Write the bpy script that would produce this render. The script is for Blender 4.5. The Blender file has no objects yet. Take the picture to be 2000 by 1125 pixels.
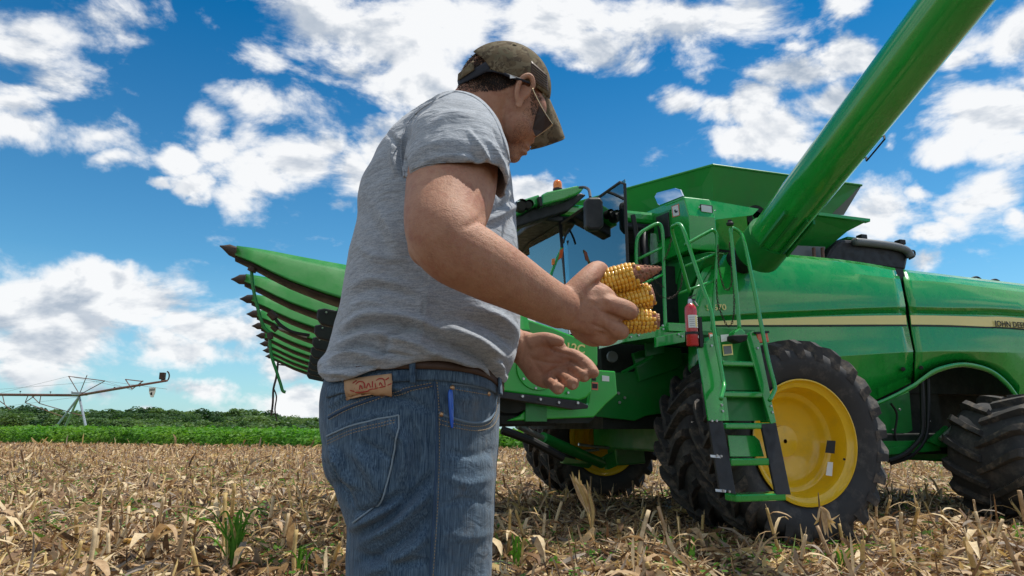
import bpy, bmesh, math, random
import numpy as np
from mathutils import Vector, Matrix, noise as mn
from mathutils.bvhtree import BVHTree
random.seed(7); rng = np.random.default_rng(7)
S = bpy.context.scene
COL = S.collection
# ------------------------------------------------------------------ camera
FPX = 1333.0; PITCH = math.atan((838-562.5)/FPX); CAMZ = 1.0
cd = bpy.data.cameras.new('camera'); cam = bpy.data.objects.new('camera', cd); COL.objects.link(cam)
cd.sensor_width = 36; cd.lens = FPX/2000*36; cd.clip_start = .05; cd.clip_end = 5000
cam.location = (0, 0, CAMZ); cam.rotation_euler = (math.pi/2+PITCH, 0, 0)
S.camera = cam
S.render.resolution_x = 1024; S.render.resolution_y = 576
S.view_settings.view_transform = 'Standard'; S.view_settings.look = 'None'
S.view_settings.gamma = 1; S.view_settings.use_curve_mapping = False
S.view_settings.exposure = 0.92
SUN_EL = math.radians(66); SUN_AZ = math.radians(62)      # azimuth measured clockwise from +Y
sd = bpy.data.lights.new('sun', 'SUN'); sun = bpy.data.objects.new('sun', sd); COL.objects.link(sun)
sd.energy = 2.6; sd.angle = math.radians(.6); sd.color = (1, .955, .88)
sdir = Vector((math.sin(SUN_AZ)*math.cos(SUN_EL), math.cos(SUN_AZ)*math.cos(SUN_EL), math.sin(SUN_EL)))
sun.rotation_euler = sdir.to_track_quat('Z', 'Y').to_euler()
# tracing helpers: pixel of the survey photograph (2000 x 1125) -> point on a known plane of the place
cF = np.array([0, math.cos(PITCH), math.sin(PITCH)]); cU = np.array([0, -math.sin(PITCH), math.cos(PITCH)])
cC = np.array([0, 0, CAMZ]); cR = np.array([1., 0, 0])
THL = math.atan((581-1000)*math.cos(PITCH)/FPX)
AX = np.array([math.cos(THL), -math.sin(THL), 0]); BX = np.array([math.sin(THL), math.cos(THL), 0]); ZX = np.array([0, 0, 1.])
def ray(u, v): return cF+cR*(u-1000)/FPX-cU*(v-562.5)/FPX
def onp(u, v, n, d):
    r = ray(u, v); return cC+r*((d-cC@n)/(r@n))
def TB(u, v, b): return onp(u, v, BX, b)          # on a vertical plane along the combine
def TA(u, v, a): return onp(u, v, AX, a)          # on a vertical plane across the combine
def TY(u, v, y): return onp(u, v, np.array([0, 1., 0]), y)
def TZ(u, v, z): return onp(u, v, ZX, z)
def AB(a, b, z): return AX*a+BX*b+ZX*z
def ang(v): return math.tan(PITCH-math.atan((v-562.5)/FPX))
# ------------------------------------------------------------------ node helper
class NT:
    def __init__(s, tree): s.t = tree; s.n = tree.nodes; s.l = tree.links
    def add(s, typ, props=None, **ins):
        n = s.n.new(typ)
        for k, v in (props or {}).items(): setattr(n, k, v)
        for k, v in ins.items():
            key = int(k[1:]) if k[0] == '_' and k[1:].isdigit() else k.replace('_', ' ')
            s.put(n.inputs[key], v)
        return n
    def put(s, sock, v):
        if isinstance(v, bpy.types.NodeSocket): s.l.new(v, sock)
        elif isinstance(v, bpy.types.Node): s.l.new(v.outputs[0], sock)
        else:
            try: sock.default_value = v
            except Exception: sock.default_value = (*v, 1)
    def math(s, op, a, b=None, c=None, clamp=False):
        n = s.n.new('ShaderNodeMath'); n.operation = op; n.use_clamp = clamp
        s.put(n.inputs[0], a)
        if b is not None: s.put(n.inputs[1], b)
        if c is not None: s.put(n.inputs[2], c)
        return n.outputs[0]
    def vm(s, op, a, b=None):
        n = s.n.new('ShaderNodeVectorMath'); n.operation = op
        s.put(n.inputs[0], a)
        if b is not None: s.put(n.inputs[1], b)
        return n
    def mr(s, v, a, b, c=0., d=1., smooth=False):
        n = s.n.new('ShaderNodeMapRange'); n.clamp = True
        if smooth: n.interpolation_type = 'SMOOTHSTEP'
        for i, x in enumerate((v, a, b, c, d)): s.put(n.inputs[i], x)
        return n.outputs[0]
    def mix(s, f, a, b, mode='MIX'):
        n = s.n.new('ShaderNodeMix'); n.data_type = 'RGBA'; n.blend_type = mode
        s.put(n.inputs[0], f); s.put(n.inputs[6], a); s.put(n.inputs[7], b); return n.outputs[2]
    def noise(s, vec, scale, detail=4, rough=.55, dist=0., out=0):
        n = s.add('ShaderNodeTexNoise', Vector=vec) if vec is not None else s.add('ShaderNodeTexNoise')
        n.inputs['Scale'].default_value = scale; n.inputs['Detail'].default_value = detail
        n.inputs['Roughness'].default_value = rough; n.inputs['Distortion'].default_value = dist
        return n.outputs[out]
    def ramp(s, f, stops):
        n = s.n.new('ShaderNodeValToRGB'); s.put(n.inputs[0], f); e = n.color_ramp.elements
        while len(e) < len(stops): e.new(.5)
        for x, (p, c) in zip(e, stops): x.position = p; x.color = (*c, 1)
        return n.outputs[0]
# ------------------------------------------------------------------ sky
w = bpy.data.worlds.new('World'); S.world = w; w.use_nodes = True
t = NT(w.node_tree); t.n.clear()
tc = t.add('ShaderNodeTexCoord').outputs['Generated']
d = t.vm('NORMALIZE', tc).outputs[0]
sky = t.add('ShaderNodeTexSky', {'sky_type': 'NISHITA', 'sun_disc': False, 'sun_elevation': SUN_EL, 'sun_rotation': SUN_AZ,
      'air_density': 1.0, 'dust_density': .35, 'ozone_density': 2.2}).outputs[0]
elv = t.add('ShaderNodeSeparateXYZ', Vector=d).outputs[2]
hs = t.mix(1, sky, t.mix(t.mr(elv, 0, .55), (.46, .74, .76, 1), (.006, .36, .56, 1)), 'MULTIPLY')
blobs = [(60,50,150,60,.62),(190,35,90,50,.6),(100,150,80,45,.5),(40,165,70,26,.55),(240,70,60,40,.45),
 (170,262,100,46,1),(50,255,80,50,1),(205,318,62,24,.8),(10,200,60,50,.8),
 (335,305,34,22,.75),(372,362,50,20,.85),(320,352,50,12,.75),(385,385,30,22,.7),
 (470,190,52,30,.72),(515,205,62,42,.9),(405,232,50,32,.62),(440,290,48,22,.75),(595,190,60,34,.62),(640,215,70,34,.5),(500,260,42,32,.7),
 (600,330,80,62,1.1),(690,335,80,58,1.1),(520,350,70,50,1),(480,390,60,42,.9),(640,290,46,34,1.05),(735,300,50,52,1.05),(660,390,60,30,.8),(560,300,40,24,.8),
 (600,60,130,80,1),(740,70,150,90,1.1),(900,30,150,72,1),(690,150,110,46,1),(820,150,90,54,1),(540,110,50,50,.7),(850,190,60,30,.6),
 (1060,40,150,62,1.05),(1150,90,90,50,1.05),(1300,50,150,66,1.05),(1450,35,130,46,1),(1125,125,50,26,.9),(1620,12,110,26,.8),(1240,100,80,40,.8),
 (1560,150,90,38,1),(1480,190,80,34,1),(1650,105,80,38,1),(1340,198,62,34,.95),(1390,200,60,28,.9),(1265,200,46,15,.55),(1380,140,40,16,.55),(1555,85,36,14,.6),
 (1540,250,80,42,1),(1640,212,70,38,1),(1455,268,46,24,.9),(1570,285,50,22,.8),
 (1900,235,110,55,1),(1965,215,60,45,1.1),(1850,285,60,30,.9),(1960,290,70,30,.9),(1965,60,80,66,1),(1880,115,42,26,.7),
 (1920,400,80,46,.72),(1985,432,40,22,.9),(1690,405,72,58,1.1),(1720,440,40,26,1),(1790,370,30,18,.7),(1800,450,40,18,.6),(1730,275,30,12,.6),
 (1030,362,46,28,1.1),(1790,512,30,18,.7),(2100,200,150,90,.9),(2150,450,120,90,.9),
 (150,562,170,56,1.35),(290,590,130,52,1.3),(60,590,150,80,1.3),(400,630,140,50,1.2),(120,650,260,70,1.3),(360,680,280,46,1.2),(-150,600,200,120,1.3),(230,545,60,34,1.3),
 (530,705,160,34,.95),(560,775,150,26,.95),(400,765,110,22,.95),(200,755,220,26,1),(60,720,160,30,1),(320,800,300,16,.8),(600,800,120,20,.8)]
acc = 0.0
wrp = t.vm('MULTIPLY', t.vm('SUBTRACT', t.noise(d, 9, 5, .6, out=1), (.5,.5,.5)).outputs[0], (.07,.07,.07)).outputs[0]
dw = t.vm('ADD', d, wrp).outputs[0]
for (u, v, ru, rv, wt) in blobs:
    r0 = ray(u, v); L = np.linalg.norm(r0); c = r0/L
    k = 1/(ru*1.02/FPX/L); kz = 1/(rv*1.02/FPX/L)
    dist = t.vm('LENGTH', t.vm('MULTIPLY', t.vm('SUBTRACT', dw, tuple(c)).outputs[0], (k, kz, kz)).outputs[0]).outputs['Value']
    m = t.math('MULTIPLY_ADD', dist, -.62*wt, wt)
    acc = t.math('MAXIMUM', acc, m) if not isinstance(acc, float) else m
acc = t.math('MAXIMUM', acc, -.25)
dsq = t.vm('MULTIPLY', d, (1, 1, 1.9)).outputs[0]
n1 = t.noise(dsq, 6.5, 9, .60, .25)
n1b = t.noise(t.vm('ADD', dsq, tuple(np.array([.010, .006, .034]))).outputs[0], 6.5, 5, .56, .25)
n2 = t.noise(dsq, 2.6, 4, .5)
# unseen cloud cover behind and beside the camera, thickened to brighten the shaded sides
sep = t.add('ShaderNodeSeparateXYZ', Vector=d)
side = t.mr(sep.outputs[1], .62, .40)
acc2 = t.math('MULTIPLY', side, t.math('MULTIPLY_ADD', n2, 6.5, -2.75))
fld = t.math('MAXIMUM', acc, acc2)
dens = t.math('ADD', fld, t.math('MULTIPLY_ADD', n1, 2.7, -1.35))
a1 = t.mr(dens, .16, .70, smooth=True)
lit = t.math('SUBTRACT', n1, n1b)
lit2 = t.mr(lit, -.10, .09)
core = t.mr(dens, .7, 2.0)
low = t.mr(sep.outputs[2], .0, .28, 1, 0)
shade = t.math('SUBTRACT', t.math('MULTIPLY_ADD', lit2, .46, .58), t.math('MULTIPLY', core, .30), clamp=True)
n4 = t.noise(t.vm('ADD', dsq, (3.1, .7, 1.9)).outputs[0], 4.2, 5, .55)
shade = t.math('ADD', shade, t.math('MULTIPLY_ADD', n4, -.9, .47), clamp=True)
shade = t.math('SUBTRACT', shade, t.math('MULTIPLY', low, .16), clamp=True)
cc = t.ramp(shade, [(0, (.17, .25, .38)), (.42, (.36, .44, .55)), (.62, (.62, .67, .74)), (.85, (.98, .99, 1.0))])
cs = t.vm('MULTIPLY', cc, (5.2, 5.2, 5.2)).outputs[0]
# thin milky air over the horizon
hz = t.mr(sep.outputs[2], .22, .0)
skyc = t.mix(t.math('MULTIPLY', hz, .5), hs, (2.3, 3.3, 4.3, 1))
full = t.mix(t.math('MULTIPLY', a1, .97), skyc, cs)
bg = t.add('ShaderNodeBackground', Color=full, Strength=.10)
out = t.add('ShaderNodeOutputWorld'); t.l.new(bg.outputs[0], out.inputs[0])
w.cycles.sampling_method = 'MANUAL'; w.cycles.sample_map_resolution = 512
# ------------------------------------------------------------------ materials
def mat(name, col, rough=.5, metal=0., spec=.5, coat=0., bump=None, var=None, dirt=None, fn=None, trans=0., ior=1.45, sheen=0.):
    m = bpy.data.materials.new(name); m.use_nodes = True; t = NT(m.node_tree); t.n.clear()
    p = t.add('ShaderNodeBsdfPrincipled'); o = t.add('ShaderNodeOutputMaterial'); t.l.new(p.outputs[0], o.inputs[0])
    p.inputs['Roughness'].default_value = rough; p.inputs['Metallic'].default_value = metal
    p.inputs['Specular IOR Level'].default_value = spec; p.inputs['Coat Weight'].default_value = coat
    p.inputs['Coat Roughness'].default_value = .06; p.inputs['Coat IOR'].default_value = 1.55; p.inputs['Transmission Weight'].default_value = trans; p.inputs['IOR'].default_value = ior
    p.inputs['Sheen Weight'].default_value = sheen
    pos = t.add('ShaderNodeNewGeometry').outputs['Position']
    c = (*col, 1)
    if var:        # (scale, amount, other colour)
        c = t.mix(t.mr(t.noise(pos, var[0], 5, .6), .35, .65, 0, var[1]), c, (*var[2], 1))
    if dirt:
        c = t.mix(t.mr(t.noise(pos, dirt[0], 7, .7), .5, .75, 0, dirt[1]), c, (*dirt[2], 1))
        rr = t.mr(t.noise(pos, dirt[0]*1.3, 5, .6), .4, .7, rough, min(1, rough+.25)); t.put(p.inputs['Roughness'], rr)
    t.put(p.inputs['Base Color'], c)
    if bump:       # (scale, strength, distance)
        b = t.add('ShaderNodeBump', Strength=bump[1], Distance=bump[2], Height=t.noise(pos, bump[0], 6, .6))
        t.put(p.inputs['Normal'], b.outputs[0])
    if fn: fn(t, p, pos, c)
    return m
M = {}
M['green'] = mat('green_paint', (.010, .32, .038), .20, coat=.85, spec=.5, var=(1.5, .35, (.014, .35, .05)), dirt=(5, .12, (.09, .16, .06)), bump=(2.2, .08, .02))
M['green_dull'] = mat('green_paint_matt', (.008, .20, .030), .34, coat=.15, dirt=(4, .3, (.06, .08, .04)), bump=(40, .15, .002))
M['green_bright'] = mat('green_shield', (.014, .38, .026), .3, coat=.4, dirt=(4, .25, (.10, .14, .04)), bump=(3, .1, .02))
M['snout'] = mat('green_poly', (.010, .19, .019), .34, coat=.15, dirt=(6, .22, (.12, .14, .06)), bump=(60, .12, .002))
M['yellow'] = mat('yellow_paint', (.83, .52, .008), .28, coat=.5, var=(2, .3, (.75, .42, .006)), dirt=(7, .28, (.36, .24, .05)))
M['stripe'] = mat('stripe_yellow', (.85, .70, .22), .3, coat=.5)
M['black'] = mat('black_plastic', (.014, .014, .016), .42, dirt=(9, .35, (.05, .045, .04)), bump=(90, .15, .001))
M['iron'] = mat('cast_iron', (.035, .026, .022), .6, metal=.3, var=(9, .6, (.09, .055, .035)), bump=(30, .4, .004))
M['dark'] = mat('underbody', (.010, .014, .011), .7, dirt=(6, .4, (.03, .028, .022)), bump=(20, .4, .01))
M['steel'] = mat('zinc_steel', (.50, .50, .50), .32, metal=.9, dirt=(20, .3, (.2, .18, .16)))
M['galv'] = mat('galvanised', (.42, .45, .48), .5, metal=.5, var=(6, .5, (.30, .33, .36)))
M['rust'] = mat('rusty_pipe', (.16, .075, .055), .7, metal=.2, var=(3, .6, (.26, .15, .12)))
M['rubber'] = mat('tyre_rubber', (.046, .046, .048), .68, spec=.3, dirt=(4, .8, (.16, .145, .13)), bump=(60, .25, .003))
M['lug'] = mat('tyre_lug_rubber', (.045, .043, .042), .66, spec=.3, dirt=(8, .9, (.23, .18, .135)), bump=(50, .4, .004))
M['white'] = mat('white_label', (.75, .75, .73), .5)
M['orange'] = mat('amber_lens', (.9, .22, .01), .15, coat=.8)
M['red_refl'] = mat('orange_reflector', (.72, .12, .03), .3, coat=.5)
M['red'] = mat('red_paint', (.52, .012, .02), .22, coat=.7, dirt=(9, .2, (.3, .1, .08)))
M['ink'] = mat('black_ink', (.01, .01, .01), .5)
M['lamp'] = mat('lamp_lens', (.62, .65, .66), .12, coat=.6)
M['seat'] = mat('cab_trim', (.05, .052, .055), .7)
M['cabblue'] = mat('cab_blue_screen', (.06, .36, .60), .5)
M['grey'] = mat('grey_trim', (.16, .17, .18), .5)
def glass_fn(t, p, pos, c):
    o = [n for n in t.n if n.type == 'OUTPUT_MATERIAL'][0]
    tr = t.add('ShaderNodeBsdfTransparent', Color=(.62, .82, .84, 1)); gl = t.add('ShaderNodeBsdfGlossy', Roughness=.01, Color=(.9, .97, .95, 1))
    fr = t.add('ShaderNodeFresnel', IOR=1.6)
    f = t.math('MULTIPLY_ADD', fr.outputs[0], 1.1, .24, clamp=True)
    mx = t.add('ShaderNodeMixShader'); t.put(mx.inputs[0], f); t.l.new(tr.outputs[0], mx.inputs[1]); t.l.new(gl.outputs[0], mx.inputs[2])
    t.l.new(mx.outputs[0], o.inputs[0])
M['glass'] = mat('tinted_glass', (.5, .7, .7), fn=glass_fn)
M['mirror'] = mat('mirror_glass', (.62, .72, .82), .03, metal=1)
# ------------------------------------------------------------------ object helpers
def props(o, label=None, cat=None, group=None, kind=None):
    if label: o['label'] = label
    if cat: o['category'] = cat
    if group: o['group'] = group
    if kind: o['kind'] = kind
    return o
def empty(name, loc, label, cat, group=None):
    o = bpy.data.objects.new(name, None); COL.objects.link(o); o.location = loc; o.empty_display_size = .2
    return props(o, label, cat, group)
def worg(o):
    p = Vector((0, 0, 0))
    while o is not None: p += o.location; o = o.parent
    return np.array(p)
def mesh(name, V, F, m, parent=None, smooth=False, bevel=0., sub=0, autos=None, **kw):
    V = np.asarray(V, float)
    if parent is not None: org = worg(parent); loc = (0, 0, 0)
    else: org = np.array([V[:, 0].mean(), V[:, 1].mean(), V[:, 2].min()]); loc = org
    me = bpy.data.meshes.new(name); me.from_pydata((V-org).tolist(), [], F if isinstance(F, list) else F.tolist())
    if isinstance(m, (list, tuple)):
        for x in m: me.materials.append(x)
    elif m is not None: me.materials.append(m)
    me.validate(); me.update()
    if smooth: me.polygons.foreach_set('use_smooth', [True]*len(me.polygons))
    o = bpy.data.objects.new(name, me); COL.objects.link(o); o.location = loc
    if parent is not None: o.parent = parent
    if autos: sharp(me, autos)
    if bevel:
        b = o.modifiers.new('b', 'BEVEL'); b.width = bevel; b.segments = 2; b.limit_method = 'ANGLE'; b.angle_limit = math.radians(35)
    if sub:
        s = o.modifiers.new('s', 'SUBSURF'); s.levels = sub; s.render_levels = sub
    return props(o, **kw)
def sharp(me, deg):
    bm = bmesh.new(); bm.from_mesh(me)
    for f in bm.faces: f.smooth = True
    for e in bm.edges:
        if len(e.link_faces) == 2 and e.calc_face_angle(0) > math.radians(deg): e.smooth = False
    bm.to_mesh(me); bm.free()
class Geo:
    def __init__(s): s.V = []; s.F = []; s.n = 0; s.mi = []
    def add(s, V, F, mi=0):
        s.V.append(np.asarray(V, float)); s.F += [tuple(int(i)+s.n for i in f) for f in F]; s.n += len(V); s.mi += [mi]*len(F)
        return s
    def obj(s, name, m, parent=None, **kw):
        o = mesh(name, np.concatenate(s.V), s.F, m, parent, **kw)
        if isinstance(m, (list, tuple)): o.data.polygons.foreach_set('material_index', s.mi[:len(o.data.polygons)])
        return o
def nrm(v): v = np.asarray(v, float); return v/(np.linalg.norm(v)+1e-12)
def catmull(P, n=6, closed=False):
    P = np.asarray(P, float); N = len(P); out = []
    for i in range(N if closed else N-1):
        p = [P[(i+j) % N] if closed else P[min(max(i+j, 0), N-1)] for j in (-1, 0, 1, 2)]
        for k in range(n):
            x = k/n; out.append(.5*((2*p[1])+(-p[0]+p[2])*x+(2*p[0]-5*p[1]+4*p[2]-p[3])*x*x+(-p[0]+3*p[1]-3*p[2]+p[3])*x**3))
    if not closed: out.append(P[-1])
    return np.array(out)
def tube(P, r, n=10, smooth=0, ref=None, flat=1., caps=True):
    P = np.asarray(P, float); r = np.full(len(P), r) if np.isscalar(r) else np.asarray(r, float)
    if smooth: Q = catmull(np.column_stack([P, r]), smooth); P, r = Q[:, :3], Q[:, 3]
    T = np.gradient(P, axis=0); V = []; ref = np.array([.13, .21, 1.]) if ref is None else np.asarray(ref, float)
    up = None
    for i in range(len(P)):
        tt = nrm(T[i])
        if up is None:
            up = ref-tt*(ref@tt)
            if np.linalg.norm(up) < .1: up = np.array([1., 0, 0])-tt*tt[0]
        up = nrm(up-tt*(up@tt)); sd = np.cross(tt, up)
        for k in range(n):
            x = 2*math.pi*k/n; V.append(P[i]+r[i]*(math.cos(x)*sd+flat*math.sin(x)*up))
    F = [(i*n+k, i*n+(k+1) % n, (i+1)*n+(k+1) % n, (i+1)*n+k) for i in range(len(P)-1) for k in range(n)]
    if caps: F += [tuple(range(n))[::-1], tuple((len(P)-1)*n+k for k in range(n))]
    return np.array(V), F
def box(c, ex, ey, ez):      # centre and three half-extent vectors
    c, ex, ey, ez = map(np.asarray, (c, ex, ey, ez))
    V = [c+i*ex+j*ey+k*ez for k in (-1, 1) for j in (-1, 1) for i in (-1, 1)]
    return np.array(V), [(0, 2, 3, 1), (4, 5, 7, 6), (0, 1, 5, 4), (2, 6, 7, 3), (0, 4, 6, 2), (1, 3, 7, 5)]
def abox(a0, a1, b0, b1, z0, z1):
    return box(AB((a0+a1)/2, (b0+b1)/2, (z0+z1)/2), AX*(a1-a0)/2, BX*(b1-b0)/2, ZX*(z1-z0)/2)
def slab(P, d):              # polygon P (3-D points) given depth d (vector)
    P = np.asarray(P, float); n = len(P); V = np.concatenate([P, P+np.asarray(d)])
    return V, [tuple(range(n))[::-1], tuple(range(n, 2*n))]+[(i, (i+1) % n, (i+1) % n+n, i+n) for i in range(n)]
def loft(rows, closed=False):
    R = np.asarray(rows, float); m, n = R.shape[:2]
    F = [(i*n+k, i*n+(k+1) % n, (i+1)*n+(k+1) % n, (i+1)*n+k) for i in range(m-1) for k in range(n if closed else n-1)]
    return R.reshape(-1, 3), F
def resamp(P, xs, key=0):
    P = np.asarray(P, float); return np.array([[x]+[np.interp(x, P[:, key], P[:, j]) for j in range(1, P.shape[1])] for x in xs])
def revolve(prof, c, axis, ref, n=48):     # profile of (radius, offset along axis)
    axis = nrm(axis); e1 = nrm(ref); e2 = np.cross(axis, e1); R = []
    for (r, h) in prof: R.append([c+axis*h+r*(math.cos(x)*e1+math.sin(x)*e2) for x in np.linspace(0, 2*math.pi, n, endpoint=False)])
    return loft(R, True)
# ------------------------------------------------------------------ land
def ground_z(x, y):
    x = np.asarray(x, float); y = np.asarray(y, float)
    far = np.clip((y-45)/200, 0, 4)
    return (-x*.012-1.0)*np.clip(far, 0, 1.2)+0*x
def grid(xs, ys, zf):
    X, Y = np.meshgrid(xs, ys); Z = zf(X, Y); V = np.stack([X, Y, Z], -1).reshape(-1, 3); m, n = X.shape
    F = [(i*n+k, i*n+k+1, (i+1)*n+k+1, (i+1)*n+k) for i in range(m-1) for k in range(n-1)]
    return V, F
def soil_fn(t, p, pos, c):
    n = t.noise(pos, 3.0, 8, .7); n2 = t.noise(pos, 22, 6, .7); n3 = t.noise(pos, .5, 3)
    sc = t.vm('MULTIPLY', pos, (1, 2.2, 1)).outputs[0]
    v = t.add('ShaderNodeTexVoronoi', Vector=sc, Scale=16.).outputs['Color']
    straw = t.mix(t.add('ShaderNodeSeparateColor', Color=v).outputs[0], (.30, .20, .11, 1), (.52, .38, .22, 1))
    soil = t.mix(n2, (.05, .034, .022, 1), (.15, .10, .065, 1))
    near = t.add('ShaderNodeSeparateXYZ', Vector=pos).outputs[1]
    cov = t.mr(t.math('ADD', n2, t.math('MULTIPLY_ADD', n, .6, -.3)), t.mr(near, 6, 30, .50, .30), t.mr(near, 6, 30, .62, .42))
    t.put(p.inputs['Base Color'], t.mix(cov, soil, straw))
    b = t.add('ShaderNodeBump', Strength=.9, Distance=.05, Height=n2); t.put(p.inputs['Normal'], b.outputs[0])
M['soil'] = mat('stubble_soil', (.1, .08, .05), .95, spec=.1, fn=soil_fn)
def hump(x, y):
    return ground_z(x, y)+.035*np.sin(x*1.9+.6*np.sin(y*.7))*np.clip(1-np.abs(y-8)/14, 0, 1)-.02
ys = np.concatenate([np.linspace(-15, 3, 10), np.linspace(3.3, 20, 70), np.geomspace(20.5, 3000, 60)])
xs = np.concatenate([-np.geomspace(3000, 14, 30), np.linspace(-13.5, 13.5, 80), np.geomspace(14, 3000, 30)])
V, F = grid(xs, ys, hump); mesh('ground', V, F, M['soil'], smooth=True, kind='structure')
# soybean field
def green_fn(a, b, sc=6., c3=None, rnd=False):
    def f(t, p, pos, c):
        n = t.noise(pos, sc, 6, .65); n2 = t.noise(pos, sc/14, 3)
        col = t.mix(t.mr(n, .35, .65), (*a, 1), (*b, 1))
        if c3: col = t.mix(t.mr(n2, .4, .65), col, (*c3, 1))
        if rnd:
            r_ = t.add('ShaderNodeObjectInfo').outputs['Random']; col = t.mix(t.mr(r_, 0, .5, .85, 0), col, (.018, .055, .022, 1)); col = t.mix(t.mr(r_, .6, 1, 0, .7), col, (.15, .22, .06, 1))
        t.put(p.inputs['Base Color'], col)
    return f
def leafmat(name, a, b, sc=6., c3=None, transl=.35):
    m = mat(name, a, .55, spec=.25, fn=green_fn(a, b, sc, c3, name == 'tree_leaf')); t = NT(m.node_tree)
    p = [n for n in t.n if n.type == 'BSDF_PRINCIPLED'][0]; o = [n for n in t.n if n.type == 'OUTPUT_MATERIAL'][0]
    tr = t.add('ShaderNodeBsdfTranslucent'); col = p.inputs['Base Color'].links[0].from_socket
    t.l.new(t.mix(1, col, (1.3, 1.5, .6, 1), 'MULTIPLY'), tr.inputs[0])
    mx = t.add('ShaderNodeMixShader', Fac=transl); t.l.new(p.outputs[0], mx.inputs[1]); t.l.new(tr.outputs[0], mx.inputs[2]); t.l.new(mx.outputs[0], o.inputs[0])
    return m
M['soy'] = leafmat('soy_leaf', (.055, .18, .02), (.12, .30, .04), 3., (.14, .27, .04))
M['tree'] = leafmat('tree_leaf', (.045, .10, .04), (.10, .17, .065), .3, (.12, .19, .08), .3)  # leaf colours shifted to carry the haze of distance
M['weed'] = leafmat('weed_leaf', (.05, .16, .02), (.12, .28, .03), 20.)
M['bark'] = mat('bark', (.07, .055, .04), .9, bump=(8, .6, .05))
def edge_y(x):       # front edge of the soybean field
    return np.interp(x, [-60, -34, -11, 0, 40, 90], [52, 47, 37, 34, 30, 30])
def leaf_quads(C, size, rngl, tilt=.9):
    n = len(C); az = rngl.uniform(0, 6.283, n); el = rngl.normal(0, tilt, n); s = size*rngl.uniform(.6, 1.4, n)
    e1 = np.stack([np.cos(az), np.sin(az), 0*az], 1)*s[:, None]
    e2 = np.stack([-np.sin(az)*np.cos(el), np.cos(az)*np.cos(el), np.sin(el)], 1)*s[:, None]*.75
    V = np.stack([C-e1, C-e2, C+e1, C+e2], 1).reshape(-1, 3)
    return V, np.arange(4*n).reshape(-1, 4)
# canopy sheet + leaves along its front and top
ux = np.linspace(-75, 60, 120); rows = []
for k, (dy, z) in enumerate([(0, -.1), (.25, .45), (.8, .62), (3, .68), (12, .7), (40, .7), (90, .7), (200, .7), (320, .7)]):
    yy = edge_y(ux)+dy; rows.append(np.stack([ux*(1+dy/160), yy, ground_z(ux*(1+dy/160), yy)+z+ (np.clip(-(ux+8)/26, 0, 1))*.22+rng.normal(0, .05, len(ux))], 1))
V, F = loft(rows); soyb = mesh('soybean_field', V, F, M['soy'], smooth=True, kind='structure')
n = 90000; x = rng.uniform(-70, 45, n); dy = rng.exponential(5, n); y = edge_y(x)+dy-.3
z = ground_z(x, y)+np.where(dy < .7, rng.uniform(.1, .7, n), .70)+rng.normal(0, .13, n)+np.clip(-(x+8)/26, 0, 1)*.22
V, F = leaf_quads(np.stack([x, y, z], 1), .10, rng)
mesh('soybean_leaves', V, F, M['soy'], kind='stuff', label='dense green soybean plants growing beyond the stubble', cat='crop')
# wood on the far rise
def crown_mesh(name, seed, flat=1.):
    r = np.random.default_rng(seed); C = []
    lobes = [(np.array([0, 0, .62]), .36)]+[(np.array([r.uniform(-.3, .3), r.uniform(-.3, .3), r.uniform(.35, .85)]), r.uniform(.16, .27)) for _ in range(11)]
    for c, rad in lobes:
        k = int(900*rad*rad/.04*.28); dd = r.normal(size=(k, 3)); dd /= np.linalg.norm(dd, axis=1)[:, None]
        C.append(c+dd*rad*r.uniform(.72, 1.06, (k, 1))*np.array([1, 1, flat]))
    C = np.concatenate(C); V, F = leaf_quads(C, .034, r, 1.1)
    me = bpy.data.meshes.new(name); me.from_pydata(V.tolist(), [], F.tolist()); me.materials.append(M['tree']); me.update(); return me
CR = [crown_mesh('crown', 20+i, .8+.1*i) for i in range(5)]
V, F = tube([(0, 0, -.05), (0.01, 0, .25), (-.01, .01, .55)], [.03, .022, .012], 6)
TR = bpy.data.meshes.new('trunk'); TR.from_pydata(V.tolist(), [], F); TR.materials.append(M['bark'])
def tree(x, y, z, h, wd, k, label, group, name='tree'):
    o = bpy.data.objects.new(name, None); COL.objects.link(o); o.location = (x, y, z)
    for nm, me in (('crown', CR[k]), ('trunk', TR)):
        c = bpy.data.objects.new(nm, me); COL.objects.link(c); c.parent = o; c.scale = (wd, wd, h)
    o.rotation_euler.z = random.uniform(0, 6.28); props(o, label, 'tree', group); return o
SKY = [(-60, 802), (0, 798), (60, 793), (100, 797), (150, 806), (200, 803), (250, 800), (300, 800), (340, 799), (400, 803), (440, 806), (480, 800), (520, 804), (560, 812), (600, 815), (645, 817), (700, 822), (980, 846), (1010, 850), (1100, 850), (1500, 850), (2100, 850)]
BASE = [(-60, 826), (0, 829), (250, 846), (400, 853), (640, 862), (1000, 870), (2100, 880)]
def wood_row(dist, frac, us, lab):
    for u in us:
        u += random.uniform(-6, 6); dd = dist*random.uniform(.94, 1.06)
        vs = np.interp(u, *zip(*SKY)); vb = np.interp(u, *zip(*BASE)); vt = vb+(vs-vb)*frac*random.uniform(.88, 1.0)
        x = (u-1000)/FPX*dd; zt = 1+dd*ang(vt); hgt = random.uniform(9, 13)*dd/260
        zb = zt-hgt*1.0
        wh = 'left of the irrigation tower' if u < 95 else 'behind the irrigation tower legs' if u < 180 else 'under the irrigation overhang' if u < 335 else 'right of the irrigation end gun' if u < 440 else 'below the header snout tips' if u < 560 else 'next to the back of the jeans' if u < 640 else 'behind the man' if u < 900 else ''
        tree(x, dd, zb, hgt/.98, hgt*random.uniform(.95, 1.4), random.randrange(5), (lab[0]+' '+wh).strip(), lab[1])
g = 'trees of the far wood'
wood_row(330, 1.0, range(-70, 720, 15), ('leafy tree on the skyline of the wooded rise', 'trees along the skyline of the wooded rise'))
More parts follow.
